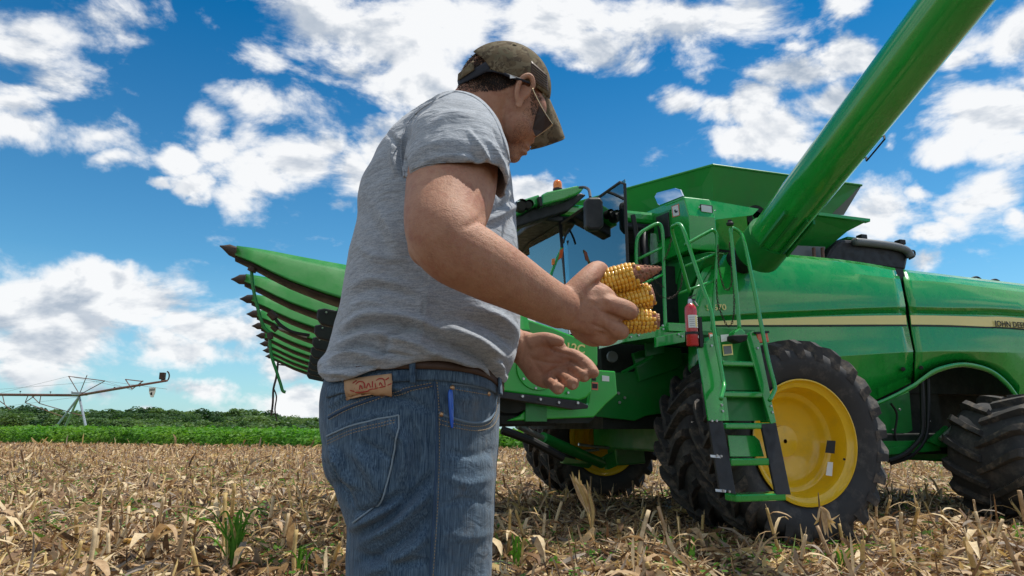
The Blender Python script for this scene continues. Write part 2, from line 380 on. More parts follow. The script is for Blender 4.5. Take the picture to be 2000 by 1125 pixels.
wood_row(300, .80, range(-70, 720, 18), ('leafy tree halfway up the wooded rise', 'trees halfway up the wooded rise'))
wood_row(270, .60, range(-70, 720, 19), ('leafy tree low on the wooded rise', 'trees low on the wooded rise'))
wood_row(240, .42, range(240, 720, 20), ('round leafy tree at the wood edge', 'trees at the front edge of the wood'))
wood_row(290, .9, range(960, 1040, 12), ('leafy tree glimpsed under the combine beside the jeans', 'trees glimpsed under the combine'))
wood_row(290, .8, range(1060, 2150, 40), ('leafy tree far behind the combine', 'trees far behind the combine'))
# dark mass filling the wood behind the trees
us = np.linspace(-80, 720, 60); rows = []
for k in range(3):
    dd = 345+6*k; fr = (0, .72, .8)[k]
    rows.append([((u-1000)/FPX*dd, dd, (1+dd*ang(np.interp(u, *zip(*BASE))+(np.interp(u, *zip(*SKY))-np.interp(u, *zip(*BASE)))*fr))-(8 if k == 0 else 0)) for u in us])
V, F = loft(rows); mesh('wooded_hill', V, F, M['tree'], smooth=True, kind='structure')
# bushes at the field corner
for u, v, s in ((255, 838, 2.2), (222, 842, 1.6), (283, 843, 1.5)):
    dd = 110; o = tree((u-1000)/FPX*dd, dd, 1+dd*ang(v)-s*.55, s*1.25, s*2.2, 1, {255: 'tallest green bush right of the irrigation tower leg', 222: 'low bush just right of the irrigation tower leg', 283: 'small bush at the right end of the bush row'}[u], 'bushes beyond the soybeans', 'bush')
    o['category'] = 'bush'
# centre pivot
def TH(u, v, z): r = ray(u, v); return cC+r*((z-CAMZ)/r[2])
PZ = 3.8
J = TH(155, 772, PZ); E1 = TH(326, 742, PZ); L1 = TH(-260, 769, PZ)
pv = empty('irrigation_pivot', (J[0], J[1], 0), 'centre pivot irrigation pipe on splayed steel legs above the soybeans', 'irrigation machine')
g1 = Geo(); g1.add(*tube([L1, J+(-.3, 0, 0), J, J+(E1-J)*.5, E1+(0, 0, -.05)], [.11, .11, .11, .10, .06], 8)); g1.obj('pipe', M['rust'], pv, smooth=True)
def at(u, v, y): return TY(u, v, y)
yJ = J[1]
for (u, v, dy) in ((96, 838, 0), (175, 842, -1.0), (120, 838, 3.4)):
    mesh('leg', *tube([J+(0, 0, -.1), TY(u, v, yJ+dy)+(0, 0, -.7)], [.085, .11], 6), M['galv'], pv)
mesh('joint_box', *box(J+(0, 0, .12), (.5, 0, 0), (0, .35, 0), (0, 0, .14)), M['galv'], pv, bevel=.03)
for a_, b_ in (((155, 770), (134, 735)), ((157, 770), (205, 744)), ((134, 735), (205, 744)), ((156, 768), (170, 733)), ((258, 760), (245, 741)), ((258, 760), (279, 744)), ((245, 741), (279, 745)),
               ((55, 772), (49, 786)), ((80, 772), (77, 788)), ((49, 786), (68, 773)), ((62, 773), (77, 788)), ((49, 786), (128, 816)), ((77, 788), (160, 812)), ((5, 772), (9, 790)), ((9, 790), (-20, 770)), ((9, 790), (20, 800))):
    f = lambda p: TY(p[0], p[1], yJ+(E1[1]-yJ)*np.clip((p[0]-155)/171, 0, 1))
    mesh('truss_strut', *tube([f(a_), f(b_)], .035, 5), M['rust'], pv)
for a_, b_ in (((0, 768), (134, 735)), ((-60, 765), (205, 744)), ((205, 744), (326, 760)), ((134, 735), (258, 760)), ((0, 795), (155, 775)), ((205, 744), (258, 762))):
    mesh('guy_cable', *tube([f(a_), f(b_)], .012, 4), M['galv'], pv)
for u_, v_ in ((39, 770), (98, 771), (140, 771), (223, 763), (273, 756)):
    q = f((u_, v_)); g1 = Geo().add(*tube([q, q+(0, 0, .22)], .02, 5)).add(*tube([q+(0, 0, .2), q+(0, 0, .27)], .06, 6)); g1.obj('sprinkler', M['iron'], pv)
q = f((319, 745)); g1 = Geo(); g1.add(*tube([q, q+(-.05, 0, .35)], .12, 8)); g1.add(*tube([q+(.1, 0, 0)]+[q+(.12+.2*math.sin(x), 0, .3-.3*math.cos(x)) for x in np.linspace(0, 2.9, 8)], .04, 6)); g1.add(*box(q+(-.08, 0, .32), (.14, 0, 0), (0, .12, 0), (0, 0, .2)))
g1.obj('end_gun', M['iron'], pv)
bag = [f((291, 757)), f((304, 757)), f((303, 765)), f((299, 776)), f((294, 776)), f((291, 766))]
mesh('hanging_sign', *slab(bag, (0, .05, 0)), M['white'], pv); mesh('sign_band', *slab([f((292, 760))+(0, -.02, 0), f((302.5, 759))+(0, -.02, 0), f((302, 763))+(0, -.02, 0), f((292, 764))+(0, -.02, 0)], (0, -.01, 0)), M['grey'], pv)
mesh('sign_emblem', *tube([f((297, 769))+(0, -.02, 0), f((297, 769))+(0, -.05, 0)], .10, 10), M['ink'], pv)
# ------------------------------------------------------------------ combine harvester
FA, CB = 4.48, 8.1              # front axle position along the machine, centre line
root = empty('combine_harvester', tuple(AB(FA, CB, 0)), 'large green combine harvester with yellow wheel rim, side ladder and raised unloading auger', 'combine harvester')
def part(name, m, *shapes, parent=None, **kw):
    g = Geo()
    for s in shapes: g.add(*s)
    return g.obj(name, m, parent or root, **kw)
def pB(pts, b): return np.array([TB(u, v, b) for u, v in pts])
def plate(pts, b, th=.03):      # traced outline on a vertical plane along the machine, with thickness going inwards
    return slab(pB(pts, b), BX*th)
def line(pts, b, r=.0165, n=8, sm=4):
    if np.isscalar(b): b = [b]*len(pts)
    return tube([TB(u, v, bb) for (u, v), bb in zip(pts, b)], r, n, sm)
def bolt(p, r=.012, parent=None, name='bolt'):
    return part(name, M['steel'], tube([p+BX*.003, p-BX*.012], [r, r*.8], 8), parent=parent)
# wheels
PROF = [(.565, .075), (.60, .045), (.70, .0), (.78, -.008), (.84, .012), (.865, .055), (.878, .12), (.882, .26)]
def lug_mesh(name, sgn, k, wd, ls=1.):       # built about the axle; sgn +1 outer half (towards -B)
    path = [(-.012, .0, .882), (.085, .10, .880), (.16, .20, .874), (.225, .285, .864), (.266, .335, .842), (.272, .352, .80)]
    R = []
    for i, (h, ph, r) in enumerate(path):
        h *= wd/.52; r *= k; hw = (.026+.016*i/5)*k*(ls*1.25 if ls > 1 else 1); ht = (.062, .070, .078, .085, .066, .010)[i]*k*ls; x = 0 if i < 5 else .3
        row = []
        for (dr, dt) in ((-.03*k, -1.25), (ht, -.8), (ht, .8), (-.03*k, 1.25)):
            a = -ph+dt*hw/r+.0; a += 0; e = np.array([-math.sin(a), 0, math.cos(a)]); rr = r+dr
            row.append(AX*(rr*e[0])+ZX*(rr*e[2])-BX*sgn*(h+(ht*.0)))
        R.append(row)
    V, F = loft(R); n = 4; F = list(F)+[(3, 2, 1, 0), (n*5, n*5+1, n*5+2, n*5+3)]
    me = bpy.data.meshes.new(name); me.from_pydata(V.tolist(), [], [tuple(f) for f in F]); me.materials.append(M['lug']); me.update()
    return me
def wheel(a, b0, zc, R, wd, nl, near=True, lugs=True, label=None, dish=1):
    k = R/.948; c = AB(a, b0+wd/2, zc)
    prof = [(r*k, (h/.52*wd)-wd/2) for r, h in PROF]; prof += [(r, -h) for r, h in prof[::-1][1:]]
    ty = part('tyre', M['rubber'], revolve(prof, c, BX, ZX, 64), autos=50)
    if label: ty['label'] = label
    s = dish
    rp = [(.572, .045), (.578, .03), (.566, .028), (.555, .05), (.535, .075), (.505, .085), (.488, .13), (.478, .20), (.46, .235), (.425, .245), (.41, .262), (.395, .30), (.36, .335), (.27, .362), (.15, .372), (.148, .33), (.02, .32)]
    rp = [(r*k, s*(h/.52*wd-wd/2)) for r, h in rp]
    rim = part('rim', M['yellow'], revolve(rp, c, BX, ZX, 64), parent=root, autos=38)
    bk = [(.545*k, s*(-wd*.36)), (.535*k, s*wd*.36), (.57*k, s*wd*.41)]
    part('rim_barrel', M['yellow'], revolve(bk, c, BX, ZX, 48), parent=rim, autos=40)
    if lugs:
        ls = 1.3 if wd > .8 else 1.; ms = [lug_mesh('lug', 1, k, wd, ls), lug_mesh('lug', -1, k, wd, ls)]
        loc = Vector(c-worg(ty))
        for i in range(nl):
            for j, me in enumerate(ms):
                th = 2*math.pi*(i+.5*j)/nl+.1
                o = bpy.data.objects.new('lug', me); COL.objects.link(o); o.parent = ty; o.location = loc
                o.rotation_mode = 'QUATERNION'; from mathutils import Quaternion
                o.rotation_quaternion = Quaternion(Vector(BX), -th)
    return ty, rim, c
t1, r1, c1 = wheel(FA, 5.32, .885, .945, .52, 25)
for (u0, v0, u1, v1) in ((1612, 860, 1632, 886), (1613, 902, 1627, 930)):
    part('rim_label', M['ink'] if v0 < 880 else M['white'], plate([(u0+4, v0), (u1, v0+1), (u1-2, v1), (u0, v1-2)], 5.42, .004), parent=r1)
part('valve', M['ink'], tube([TB(1649, 897, 5.38), TB(1649, 897, 5.33)], .012, 8), parent=r1)
wheel(FA, 6.02, .885, .945, .52, 22, dish=-1)
wheel(FA, 9.72, .885, .945, .52, 22); wheel(FA, 10.42, .885, .945, .52, 22)
t5, r5, c5 = wheel(7.88, 5.45, .675, .70, .90, 15)
wheel(7.83, 9.8, .675, .70, .56, 19, lugs=False)
for b0, b1 in ((5.7, 6.3), (9.9, 10.7)): part('axle_stub', M['yellow'], revolve([(.20, b0-CB), (.20, b1-CB)], AB(FA, CB, .885), BX, ZX, 24), smooth=True)
part('front_axle', M['green_dull'], abox(FA-.22, FA+.22, 6.55, 9.7, .72, 1.15), bevel=.03)
part('rear_axle', M['green_dull'], abox(7.7, 7.95, 6.3, 9.8, .6, .85), bevel=.03)
# ---- side panels
def rows_panel(rows, n=26):
    out = []
    for pts, b in rows:
        p = catmull([(float(u), float(v), 0) for u, v in pts], 6)[:, :2]; s = np.concatenate([[0], np.cumsum(np.linalg.norm(np.diff(p, axis=0), axis=1))])
        q = np.linspace(0, s[-1], n); U = np.interp(q, s, p[:, 0]); Vv = np.interp(q, s, p[:, 1])
        out.append([TB(u, v, b if np.isscalar(b) else b(u)) for u, v in zip(U, Vv)])
    return out
def panel(name, rows, m, label=None, n=26):
    V, F = loft(rows_panel(rows, n)); o = mesh(name, V, F, m, root, autos=14)
    s = o.modifiers.new('s', 'SOLIDIFY'); s.thickness = .02; s.offset = 0
    if label: o['label'] = label
    return o
p_front = panel('side_panel', [([(1388, 494), (1500, 496), (1620, 506), (1690, 515), (1752, 526)], 6.66),
  ([(1385, 499), (1500, 501), (1620, 511), (1690, 520), (1753, 531)], 6.58), ([(1374, 530), (1500, 528), (1640, 533), (1757, 546)], 6.49),
  ([(1362, 570), (1500, 562), (1640, 560), (1762, 570)], 6.435), ([(1350, 617), (1400, 614), (1500, 607), (1600, 603), (1690, 599), (1767, 597)], 6.405),
  ([(1350, 618), (1400, 616), (1500, 609), (1600, 605), (1690, 601), (1767, 599)], 6.405),
  ([(1350, 630), (1400, 626), (1500, 621), (1600, 615), (1690, 612), (1768, 611)], 6.47), ([(1350, 632), (1400, 628), (1500, 623), (1600, 618), (1690, 614), (1768, 613)], 6.44),
  ([(1345, 660), (1500, 655), (1640, 655), (1775, 652)], 6.42), ([(1345, 715), (1500, 706), (1640, 694), (1782, 685)], 6.38),
  ([(1345, 716), (1500, 708), (1640, 696), (1782, 687)], 6.38),
  ([(1345, 780), (1500, 780), (1640, 745), (1782, 716)], 6.47), ([(1345, 860), (1500, 850), (1640, 812), (1700, 785), (1780, 746)], 6.54)], M['green'], 'long glossy green side panel ahead of the seam')
p_rear = panel('side_panel', [([(1760, 527), (1850, 538), (2000, 556), (2330, 595)], 6.66), ([(1761, 532), (1850, 543), (2000, 561), (2330, 600)], 6.58),
  ([(1765, 548), (1850, 553), (2000, 572), (2330, 610)], 6.49), ([(1769, 571), (1850, 574), (2000, 588), (2330, 620)], 6.435),
  ([(1775, 597), (1850, 599), (2000, 604), (2330, 640)], 6.405), ([(1775, 599), (1850, 601), (2000, 606), (2330, 642)], 6.405),
  ([(1776, 611), (1850, 613), (2000, 617), (2330, 652)], 6.47), ([(1776, 613), (1850, 615), (2000, 620), (2330, 654)], 6.44),
  ([(1781, 652), (1850, 650), (2000, 656), (2330, 690)], 6.42), ([(1788, 686), (1850, 684), (2000, 689), (2330, 715)], 6.38), ([(1788, 688), (1850, 686), (2000, 691), (2330, 717)], 6.38),
  ([(1787, 716), (1820, 704), (1880, 698), (1950, 712), (1990, 750), (2020, 760), (2330, 780)], 6.44),
  ([(1786, 747), (1800, 736), (1830, 717), (1880, 707), (1930, 717), (1965, 741), (1987, 770), (2020, 800), (2330, 850)], 6.50)], M['green'], 'glossy green rear side panel over the rear wheel', 40)
part('wheel_arch_lip', M['green'], loft([pB(catmull([(1690, 793, 0), (1735, 775, 0), (1782, 750, 0), (1800, 737, 0), (1830, 718, 0), (1880, 708, 0), (1930, 718, 0), (1965, 742, 0), (1990, 773, 0)], 6)[:, :2], 6.35),
   pB(catmull([(1690, 799, 0), (1735, 781, 0), (1783, 757, 0), (1800, 745, 0), (1831, 726, 0), (1880, 715, 0), (1930, 726, 0), (1962, 750, 0), (1987, 780, 0)], 6)[:, :2], 6.33),
   pB(catmull([(1690, 801, 0), (1735, 783, 0), (1783, 760, 0), (1800, 748, 0), (1831, 729, 0), (1880, 718, 0), (1930, 729, 0), (1961, 753, 0), (1986, 784, 0)], 6)[:, :2], 6.72)]), smooth=True)
def strip(top, bot, off, m, name, parent, n=24, th=.004, xa=None):
    R = []
    for (t, b) in (top, bot):
        q = rows_panel([(t, b)], n)[0]; R.append(np.array(q)-BX*off)
    V, F = loft(R); o = mesh(name, V, F, m, parent); s = o.modifiers.new('s', 'SOLIDIFY'); s.thickness = th; return o
sb = 6.425
strip(([(1392, 628), (1500, 623), (1600, 619), (1690, 617), (1768, 616)], sb), ([(1396, 635), (1500, 635), (1600, 634.5), (1690, 634), (1770, 634)], sb-.004), .006, M['stripe'], 'yellow_stripe', p_front)
strip(([(1396, 635.6), (1500, 635.6), (1600, 635), (1690, 634.6), (1770, 634.6)], sb-.004), ([(1396, 637.5), (1500, 638), (1600, 638), (1690, 637.5), (1770, 637)], sb-.005), .006, M['ink'], 'stripe_line', p_front)
strip(([(1777, 616), (1850, 617), (1920, 619), (2000, 622), (2330, 655)], sb), ([(1779, 634), (1850, 635), (1920, 638), (2000, 642), (2330, 675)], sb-.004), .006, M['stripe'], 'yellow_stripe', p_rear)
strip(([(1779, 634.6), (1850, 635.6), (1920, 638.6), (2000, 642.6), (2330, 675.6)], sb-.004), ([(1779, 637.5), (1850, 638.5), (1920, 641), (2000, 645), (2330, 678)], sb-.005), .006, M['ink'], 'stripe_line', p_rear)
def text(s, p, right, up, size, m, parent, name='lettering', th=.002, bold=0., sx=1.):
    cu = bpy.data.curves.new(name, 'FONT'); cu.body = s; cu.size = 1; cu.extrude = th/size; cu.offset = bold
    tmp = bpy.data.objects.new('t', cu); COL.objects.link(tmp); dg = bpy.context.evaluated_depsgraph_get(); dg.update()
    me = bpy.data.meshes.new_from_object(tmp.evaluated_get(dg)); bpy.data.objects.remove(tmp)
    V = np.array([v.co[:] for v in me.vertices]); F = [tuple(p_.vertices) for p_ in me.polygons]
    right = nrm(right); up = nrm(np.asarray(up)-right*(np.asarray(up)@right)); nn = np.cross(right, up)
    V = p+size*(sx*V[:, :1]*right+V[:, 1:2]*up+V[:, 2:3]*nn)
    return mesh(name, V, F, m, parent)
pa = TB(1944, 637, 6.395); text('JOHN DEERE', pa, TB(2000, 640.5, 6.395)-pa, ZX, .105, M['ink'], p_rear, bold=.008)
pa = TB(1394, 606, 6.385); text('670', pa, TB(1434, 604.5, 6.385)-pa, ZX, .092, M['stripe'], p_front, bold=.02, sx=1.2)
pa = TB(1381, 606, 6.385); text('S', pa, TB(1434, 604.5, 6.385)-pa, ZX, .092, M['stripe'], p_front, bold=.02)
part('seam_seal', M['ink'], loft([pB([(1748, 524), (1762, 570), (1770, 610), (1777, 650), (1784, 690), (1779, 750)], 6.52), pB([(1764, 526), (1774, 570), (1781, 610), (1786, 650), (1794, 690), (1790, 750)], 6.52)]))
for u, v in ((1764, 721), (1799, 718)): part('panel_latch', M['ink'], tube([TB(u, v, 6.46), TB(u, v, 6.40)], [.026, .022], 14), tube([TB(u, v, 6.40), TB(u, v, 6.39)], [.012, .012], 8))
# ---- inner body
part('body_core', M['dark'], abox(4.9, 9.9, 6.95, 9.45, 1.45, 3.0), abox(3.9, 5.2, 7.0, 9.4, 1.1, 2.9))
part('wheel_well', M['dark'], abox(6.2, 9.8, 7.3, 7.4, .85, 1.6))
part('far_panel', M['green'], abox(3.7, 10, 9.5, 9.6, 1.3, 2.9))
part('chassis_plate', M['green_dull'], plate([(1695, 800), (1776, 765), (1782, 840), (1730, 868), (1695, 872)], 6.75, .03))
part('chassis_beam', M['dark'], abox(4.6, 8.2, 6.7, 6.95, .70, .95), bevel=.02)
part('frame_rail', M['green_dull'], abox(5.0, 8.2, 6.62, 6.7, .78, .86), plate([(1735, 875), (1830, 862), (1838, 880), (1735, 888)], 6.6, .06))
part('hose', M['ink'], line([(1800, 745), (1802, 800), (1800, 850), (1770, 885), (1735, 900)], 6.55, .028, 8, 5)); part('hose', M['ink'], line([(1812, 740), (1813, 800), (1808, 855), (1780, 890), (1740, 905)], 6.6, .022, 8, 5))
part('hose', M['ink'], line([(1740, 788), (1752, 810), (1748, 850), (1760, 880)], 6.68, .014, 8, 5))
part('steering_cylinder', M['steel'], line([(1837, 858), (1866, 832)], 6.5, .03, 10, 0)); part('steering_arm', M['green_dull'], plate([(1815, 862), (1850, 832), (1860, 850), (1835, 872)], 6.55, .05))
for u, v in ((1757, 800), (1744, 840), (1763, 852), (1812, 808), (1815, 822)): bolt(TB(u, v, 6.72), .015)
# ---- grain tank extensions
zt = TB(1392, 322, 6.95)[2]
T1 = TB(1392, 322, 6.95); T0 = TH(1225, 368, zt) if False else None
def THz(u, v, z): r = ray(u, v); return cC+r*((z-CAMZ)/r[2])
T0 = THz(1218, 370, zt); T2 = THz(1683, 362, zt); T00 = T0+(T0-T1)*.8
cen = AB(5.4, 8.2, 0)
def inn(p, k, dz): q = p+(cen-p)*np.array([k, k, 0]); q[2] = p[2]-dz; return q
B0, B1, B2 = inn(T0, .42, 1.05), inn(T1, .30, 1.05), TB(1570, 470, 7.2)
B00 = inn(T00, .5, 1.05)
def skin(name, quad, m, th=.025, **kw):
    n_ = nrm(np.cross(quad[1]-quad[0], quad[2]-quad[0])); return part(name, m, slab(quad, n_*th), **kw)
skin('tank_extension', [T0, T1, B1, B0], M['green_dull']); skin('tank_extension', [T1, T2, B2, B1], M['green_dull']); skin('tank_extension', [T00, T0, B0, B00], M['green_dull'])
fl = THz(1600, 352, zt)+BX*2.6
skin('tank_extension', [T2, T2+BX*2.4+AX*.0, B2+BX*2.0+AX*.2, B2], M['green_dull'])
part('tank_rim', M['green_dull'], tube([T00, T0, T1, T2], .016, 6))
skin('tank_lit_face', [TB(1683, 362, 6.98), TB(1648, 420, 7.15), TB(1618, 420, 7.15)], M['grey'], .01)  # inner tank face in grey, its sunlight put into the colour
q = [TB(1540, 409, 6.75), TB(1700, 429, 6.75), TB(1655, 452, 6.9), TB(1613, 487, 7.1), TB(1500, 486, 7.1), TB(1500, 450, 6.95)]
part('tank_cover', M['green_dull'], slab(q, BX*.03), bevel=.004)
part('cover_lip', M['green'], slab([TB(1540, 407, 6.73), TB(1700, 427, 6.73), TB(1700, 433, 6.73), TB(1540, 413, 6.73)], BX*.08), bevel=.004)
part('tank_wall', M['green_dull'], plate([(1440, 470), (1630, 480), (1612, 512), (1440, 502)], 7.1, .04)); part('grey_wall', M['grey'], plate([(1520, 478), (1612, 482), (1606, 511), (1520, 503)], 7.05, .02))
for u in (1589, 1606): part('stay', M['rust'], line([(u, 484), (u+2, 512)], 6.98, .022, 8, 0))
part('stay', M['ink'], line([(1526, 480), (1529, 506)], 6.98, .016, 8, 0)); part('gas_strut', M['steel'], line([(1482, 482), (1518, 503)], 6.75, .010, 8, 0))
# ---- engine deck behind
part('engine_cover', M['black'], plate([(1640, 466), (1700, 470), (1770, 487), (1776, 500), (1770, 530), (1608, 512), (1622, 484)], 7.0, 1.6), bevel=.05)
part('exhaust_duct', M['grey'], line([(1668, 472), (1700, 475), (1745, 481), (1770, 489), (1779, 502)], 6.96, .052, 14, 4), smooth=True)
part('deck_rail', M['green_dull'], plate([(1655, 462), (1758, 474), (1758, 479), (1655, 467)], 7.1, .5)); part('deck_handle', M['ink'], line([(1772, 490), (1785, 490), (1786, 500), (1776, 506)], 6.95, .012, 8, 3))
for u, v in ((1683, 464), (1758, 474)): part('hinge', M['ink'], box(TB(u, v, 7.0), AX*.05, BX*.05, ZX*.035), bevel=.01)
for u, v in ((1905, 543), (1942, 548)): part('lift_eye', M['ink'], line([(u-10, v+6), (u-6, v), (u+2, v-2), (u+9, v+1), (u+12, v+6)], 6.75, .013, 8, 3))
# ---- unloading auger
A0 = cC+ray(1506, 462)*7.3; A1 = cC+ray(1867, -2)*5.12; ad = nrm(A1-A0)
part('auger_tube', M['green'], tube([A0-ad*.25, A0, A0+ad*6.6], .229, 40), smooth=False, autos=40, label='long green unloading auger tube reaching out over the field')
sd_ = nrm(np.cross(ad, cF)); dn = nrm(np.cross(ad, sd_)); dn = dn if dn[2] < 0 else -dn
part('auger_collar', M['green_dull'], tube([A0-ad*.3, A0+ad*.02], .26, 32), autos=40)
tow = -nrm(cF-ad*(cF@ad))
for k in (-.13, -.02, .10, .17): part('auger_rib', M['green_dull'], box(A0+ad*.28+tow*.213+np.cross(ad, tow)*k, ad*.26, np.cross(ad, tow)*.012, tow*.03))
part('auger_elbow', M['dark'], tube([A0-ad*.25, A0-ad*.4+BX*.35, A0+BX*.9-ZX*.5], .16, 20, 4), smooth=True)
part('auger_hinge', M['dark'], revolve([(.07, -.05), (.15, -.05), (.15, .1), (.1, .12)], TB(1474, 426, 6.72), BX, ZX, 24), autos=40)
rd = [A0+ad*s_+dn*.10+sd_*(.235 if (sd_@cR) > 0 else -.235) for s_ in (1.30, 1.56)]
part('auger_cable', M['ink'], tube([rd[0], rd[1]], .008, 6), *[tube([r_, r_-dn*.05], .009, 6) for r_ in rd])
# ---- cabinet beside the auger
qa = TB(1335, 384, 6.6)@AX
part('cabinet_side', M['green'], slab(np.array([TB(1335, 384, 6.62), TB(1352, 385, 6.62), TB(1482, 408, 6.62), TB(1470, 420, 6.56), TB(1380, 431, 6.54), TB(1358, 438, 6.54), TB(1343, 460, 6.56)]), BX*.5), slab(np.array([TB(1343, 460, 6.56), TB(1358, 438, 6.54), TB(1380, 431, 6.54), TB(1470, 420, 6.56), TB(1458, 422, 6.56), TB(1465, 493, 6.72), TB(1347, 480, 6.72)]), BX*.4), autos=20)
cabf = [TA(1335, 384, qa), TA(1345, 420, qa), TA(1350, 486, qa), TA(1270, 520, qa), TA(1258, 470, qa), TA(1256, 424, qa), TA(1264, 413, qa)]
cf = part('cabinet_front', M['green'], slab(cabf, AX*.35), bevel=.012)
def tA(pts, a): return np.array([TA(u, v, a) for u, v in pts])
part('cabinet_latch', M['black'], slab(tA([(1280, 424), (1304, 414), (1307, 462), (1287, 469)], qa-.03), AX*.03), bevel=.008); part('latch_frame', M['green_dull'], slab(tA([(1276, 421), (1308, 409), (1311, 463), (1284, 474)], qa-.012), AX*.01))
part('notice', M['white'], slab(tA([(1313, 404), (1324, 400), (1326, 420), (1315, 423)], qa-.006), AX*.005)); part('notice_border', M['red_refl'], slab(tA([(1311.5, 403), (1325.5, 398), (1327.5, 421), (1313.5, 425)], qa-.003), AX*.003))
part('notice_mark', M['ink'], slab(tA([(1316, 411), (1319, 409), (1320, 412), (1323, 411), (1323, 414), (1319, 416)], qa-.009), AX*.003))
part('notice', M['white'], slab(tA([(1267, 428), (1275, 425), (1276, 437), (1268, 440)], qa-.006), AX*.005))
part('deflector_glass', M['mirror'], slab(tA([(1278, 384), (1283, 376), (1318, 367), (1328, 370), (1334, 383), (1288, 401), (1284, 398)], qa-.05), AX*.02), bevel=.004)
part('side_lamp', M['ink'], plate([(1368, 398), (1392, 401), (1393, 419), (1369, 415)], 6.535, .02), bevel=.006); part('side_lamp_lens', M['lamp'], plate([(1370, 400), (1390, 403), (1391, 416), (1371, 413)], 6.525, .015), bevel=.004)
for u, v in ((1365, 405), (1396, 411)): bolt(TB(u, v, 6.54), .010)
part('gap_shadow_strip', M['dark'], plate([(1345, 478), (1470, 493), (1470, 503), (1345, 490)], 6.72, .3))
part('lower_cabinet', M['green_dull'], slab(tA([(1262, 515), (1385, 492), (1348, 560), (1335, 640), (1268, 652)], qa+.10), AX*.2), bevel=.01)
part('lower_cabinet_door', M['green_dull'], slab(tA([(1278, 530), (1333, 508), (1318, 560), (1312, 630), (1282, 640)], qa+.08), AX*.02), bevel=.006)
part('corner_post', M['green'], loft([pB([(1392, 495), (1362, 545), (1345, 600), (1338, 655)], 6.5), pB([(1404, 497), (1374, 548), (1356, 602), (1349, 657)], 6.44)]))
# ---- cab
cb = 7.35
pa0, pa1 = TB(1098, 432, cb), TB(1148, 640, cb)                 # near front pillar
zr = pa0[2]; zf = 2.0; ca = pa0@AX; W_ = 1.9; cl = 1.75
def cp(da, db, z): return AB(ca+da, cb+db, z)
cabp = part('cab_frame', M['black'], tube([cp(.0, 0, zr), cp(.12, 0, zf)], .05, 8), tube([cp(.0, W_, zr), cp(.12, W_, zf)], .05, 8), tube([cp(cl*.62, 0, zr), cp(cl*.66, 0, zf)], .05, 8),
  tube([cp(cl, 0, zr), cp(cl, 0, zf)], .06, 8), tube([cp(cl, W_, zr), cp(cl, W_, zf)], .06, 8), tube([cp(0, 0, zr), cp(0, W_, zr)], .05, 8), tube([cp(0, 0, zr), cp(cl, 0, zr)], .05, 8), tube([cp(0, W_, zr), cp(cl, W_, zr)], .05, 8),
  tube([cp(.12, 0, zf), cp(cl, 0, zf)], .05, 8), smooth=True)
part('cab_floor', M['dark'], abox(ca+.05, ca+cl, cb, cb+W_, zf-.3, zf)); part('cab_rear_wall', M['seat'], abox(ca+cl-.05, ca+cl+.02, cb+.05, cb+W_-.05, zf, zf+.75))
part('windscreen', M['glass'], slab([cp(-.02, .03, zr-.03), cp(-.10, W_/2, zr-.03), cp(-.02, W_-.03, zr-.03), cp(.10, W_-.03, zf), cp(.02, W_/2, zf), cp(.10, .03, zf)], -AX*.006))
part('side_window', M['glass'], slab([cp(cl*.66, -.01, zr-.05), cp(cl-.06, -.01, zr-.05), cp(cl-.06, -.01, zf), cp(cl*.68, -.01, zf)], BX*.006)); part('side_window', M['glass'], slab([cp(.05, W_+.01, zr-.05), cp(cl-.06, W_+.01, zr-.05), cp(cl-.06, W_+.01, zf), cp(.15, W_+.01, zf)], BX*.006))
s0 = cp(.95, .85, zf)
st = part('operator_seat', M['seat'], box(s0+ZX*.45, AX*.25, BX*.26, ZX*.07), box(s0+AX*.25+ZX*.80, AX*.07, BX*.24, ZX*.36), box(s0+AX*.27+ZX*1.25, AX*.05, BX*.15, ZX*.10), bevel=.05)
part('steering_wheel', M['ink'], tube([s0-AX*.52+ZX*.78+.19*(math.cos(x)*BX+math.sin(x)*nrm(AX*.75+ZX*.6)) for x in np.linspace(0, 2*math.pi, 25)], .016, 8), tube([s0-AX*.52+ZX*.78, s0-AX*.72+ZX*.1], .04, 8)); 
part('armrest_console', M['ink'], box(s0-BX*.42+ZX*.55, AX*.32, BX*.09, ZX*.07), box(s0-BX*.5-AX*.3+ZX*.85, AX*.03, BX*.13, ZX*.09), bevel=.02)
# roof with visor
zR = zr+.05
Rf = [THz(1143, 368, zR+.06), THz(1060, 388, zR+.06), THz(1012, 408, zR+.06)]
rc = cp(-.35, W_*.5, zR)
part('cab_roof', M['green'], slab([cp(-.2, -.05, zr+.06), cp(-.35, .4, zr+.06), cp(-.35, W_-.4, zr+.06), cp(-.2, W_+.05, zr+.06), cp(cl+.1, W_+.05, zr+.06), cp(cl+.1, -.05, zr+.06)], ZX*.16), bevel=.05)
part('roof_lining', M['black'], slab([cp(-.22, -.03, zr-.02), cp(-.33, .4, zr-.02), cp(-.33, W_-.4, zr-.02), cp(-.2, W_, zr-.02), cp(cl, W_, zr-.02), cp(cl, -.03, zr-.02)], ZX*.08), bevel=.02)
part('roof_visor', M['green'], plate([(1058, 380), (1070, 374), (1128, 362), (1142, 365), (1136, 374), (1126, 380), (1100, 390), (1058, 401)], 7.05, .25), plate([(1008, 394), (1054, 379), (1056, 400), (1046, 402), (1018, 418), (1008, 420)], 7.1, .25), bevel=.02)
part('visor_strut', M['ink'], plate([(1052, 384), (1058, 384), (1060, 401), (1055, 402)], 7.03, .1)); part('visor_underside', M['black'], plate([(1008, 421), (1018, 419), (1048, 403), (1100, 393), (1135, 376), (1146, 380), (1110, 412), (1070, 424), (1008, 444)], 7.2, .2), bevel=.02)
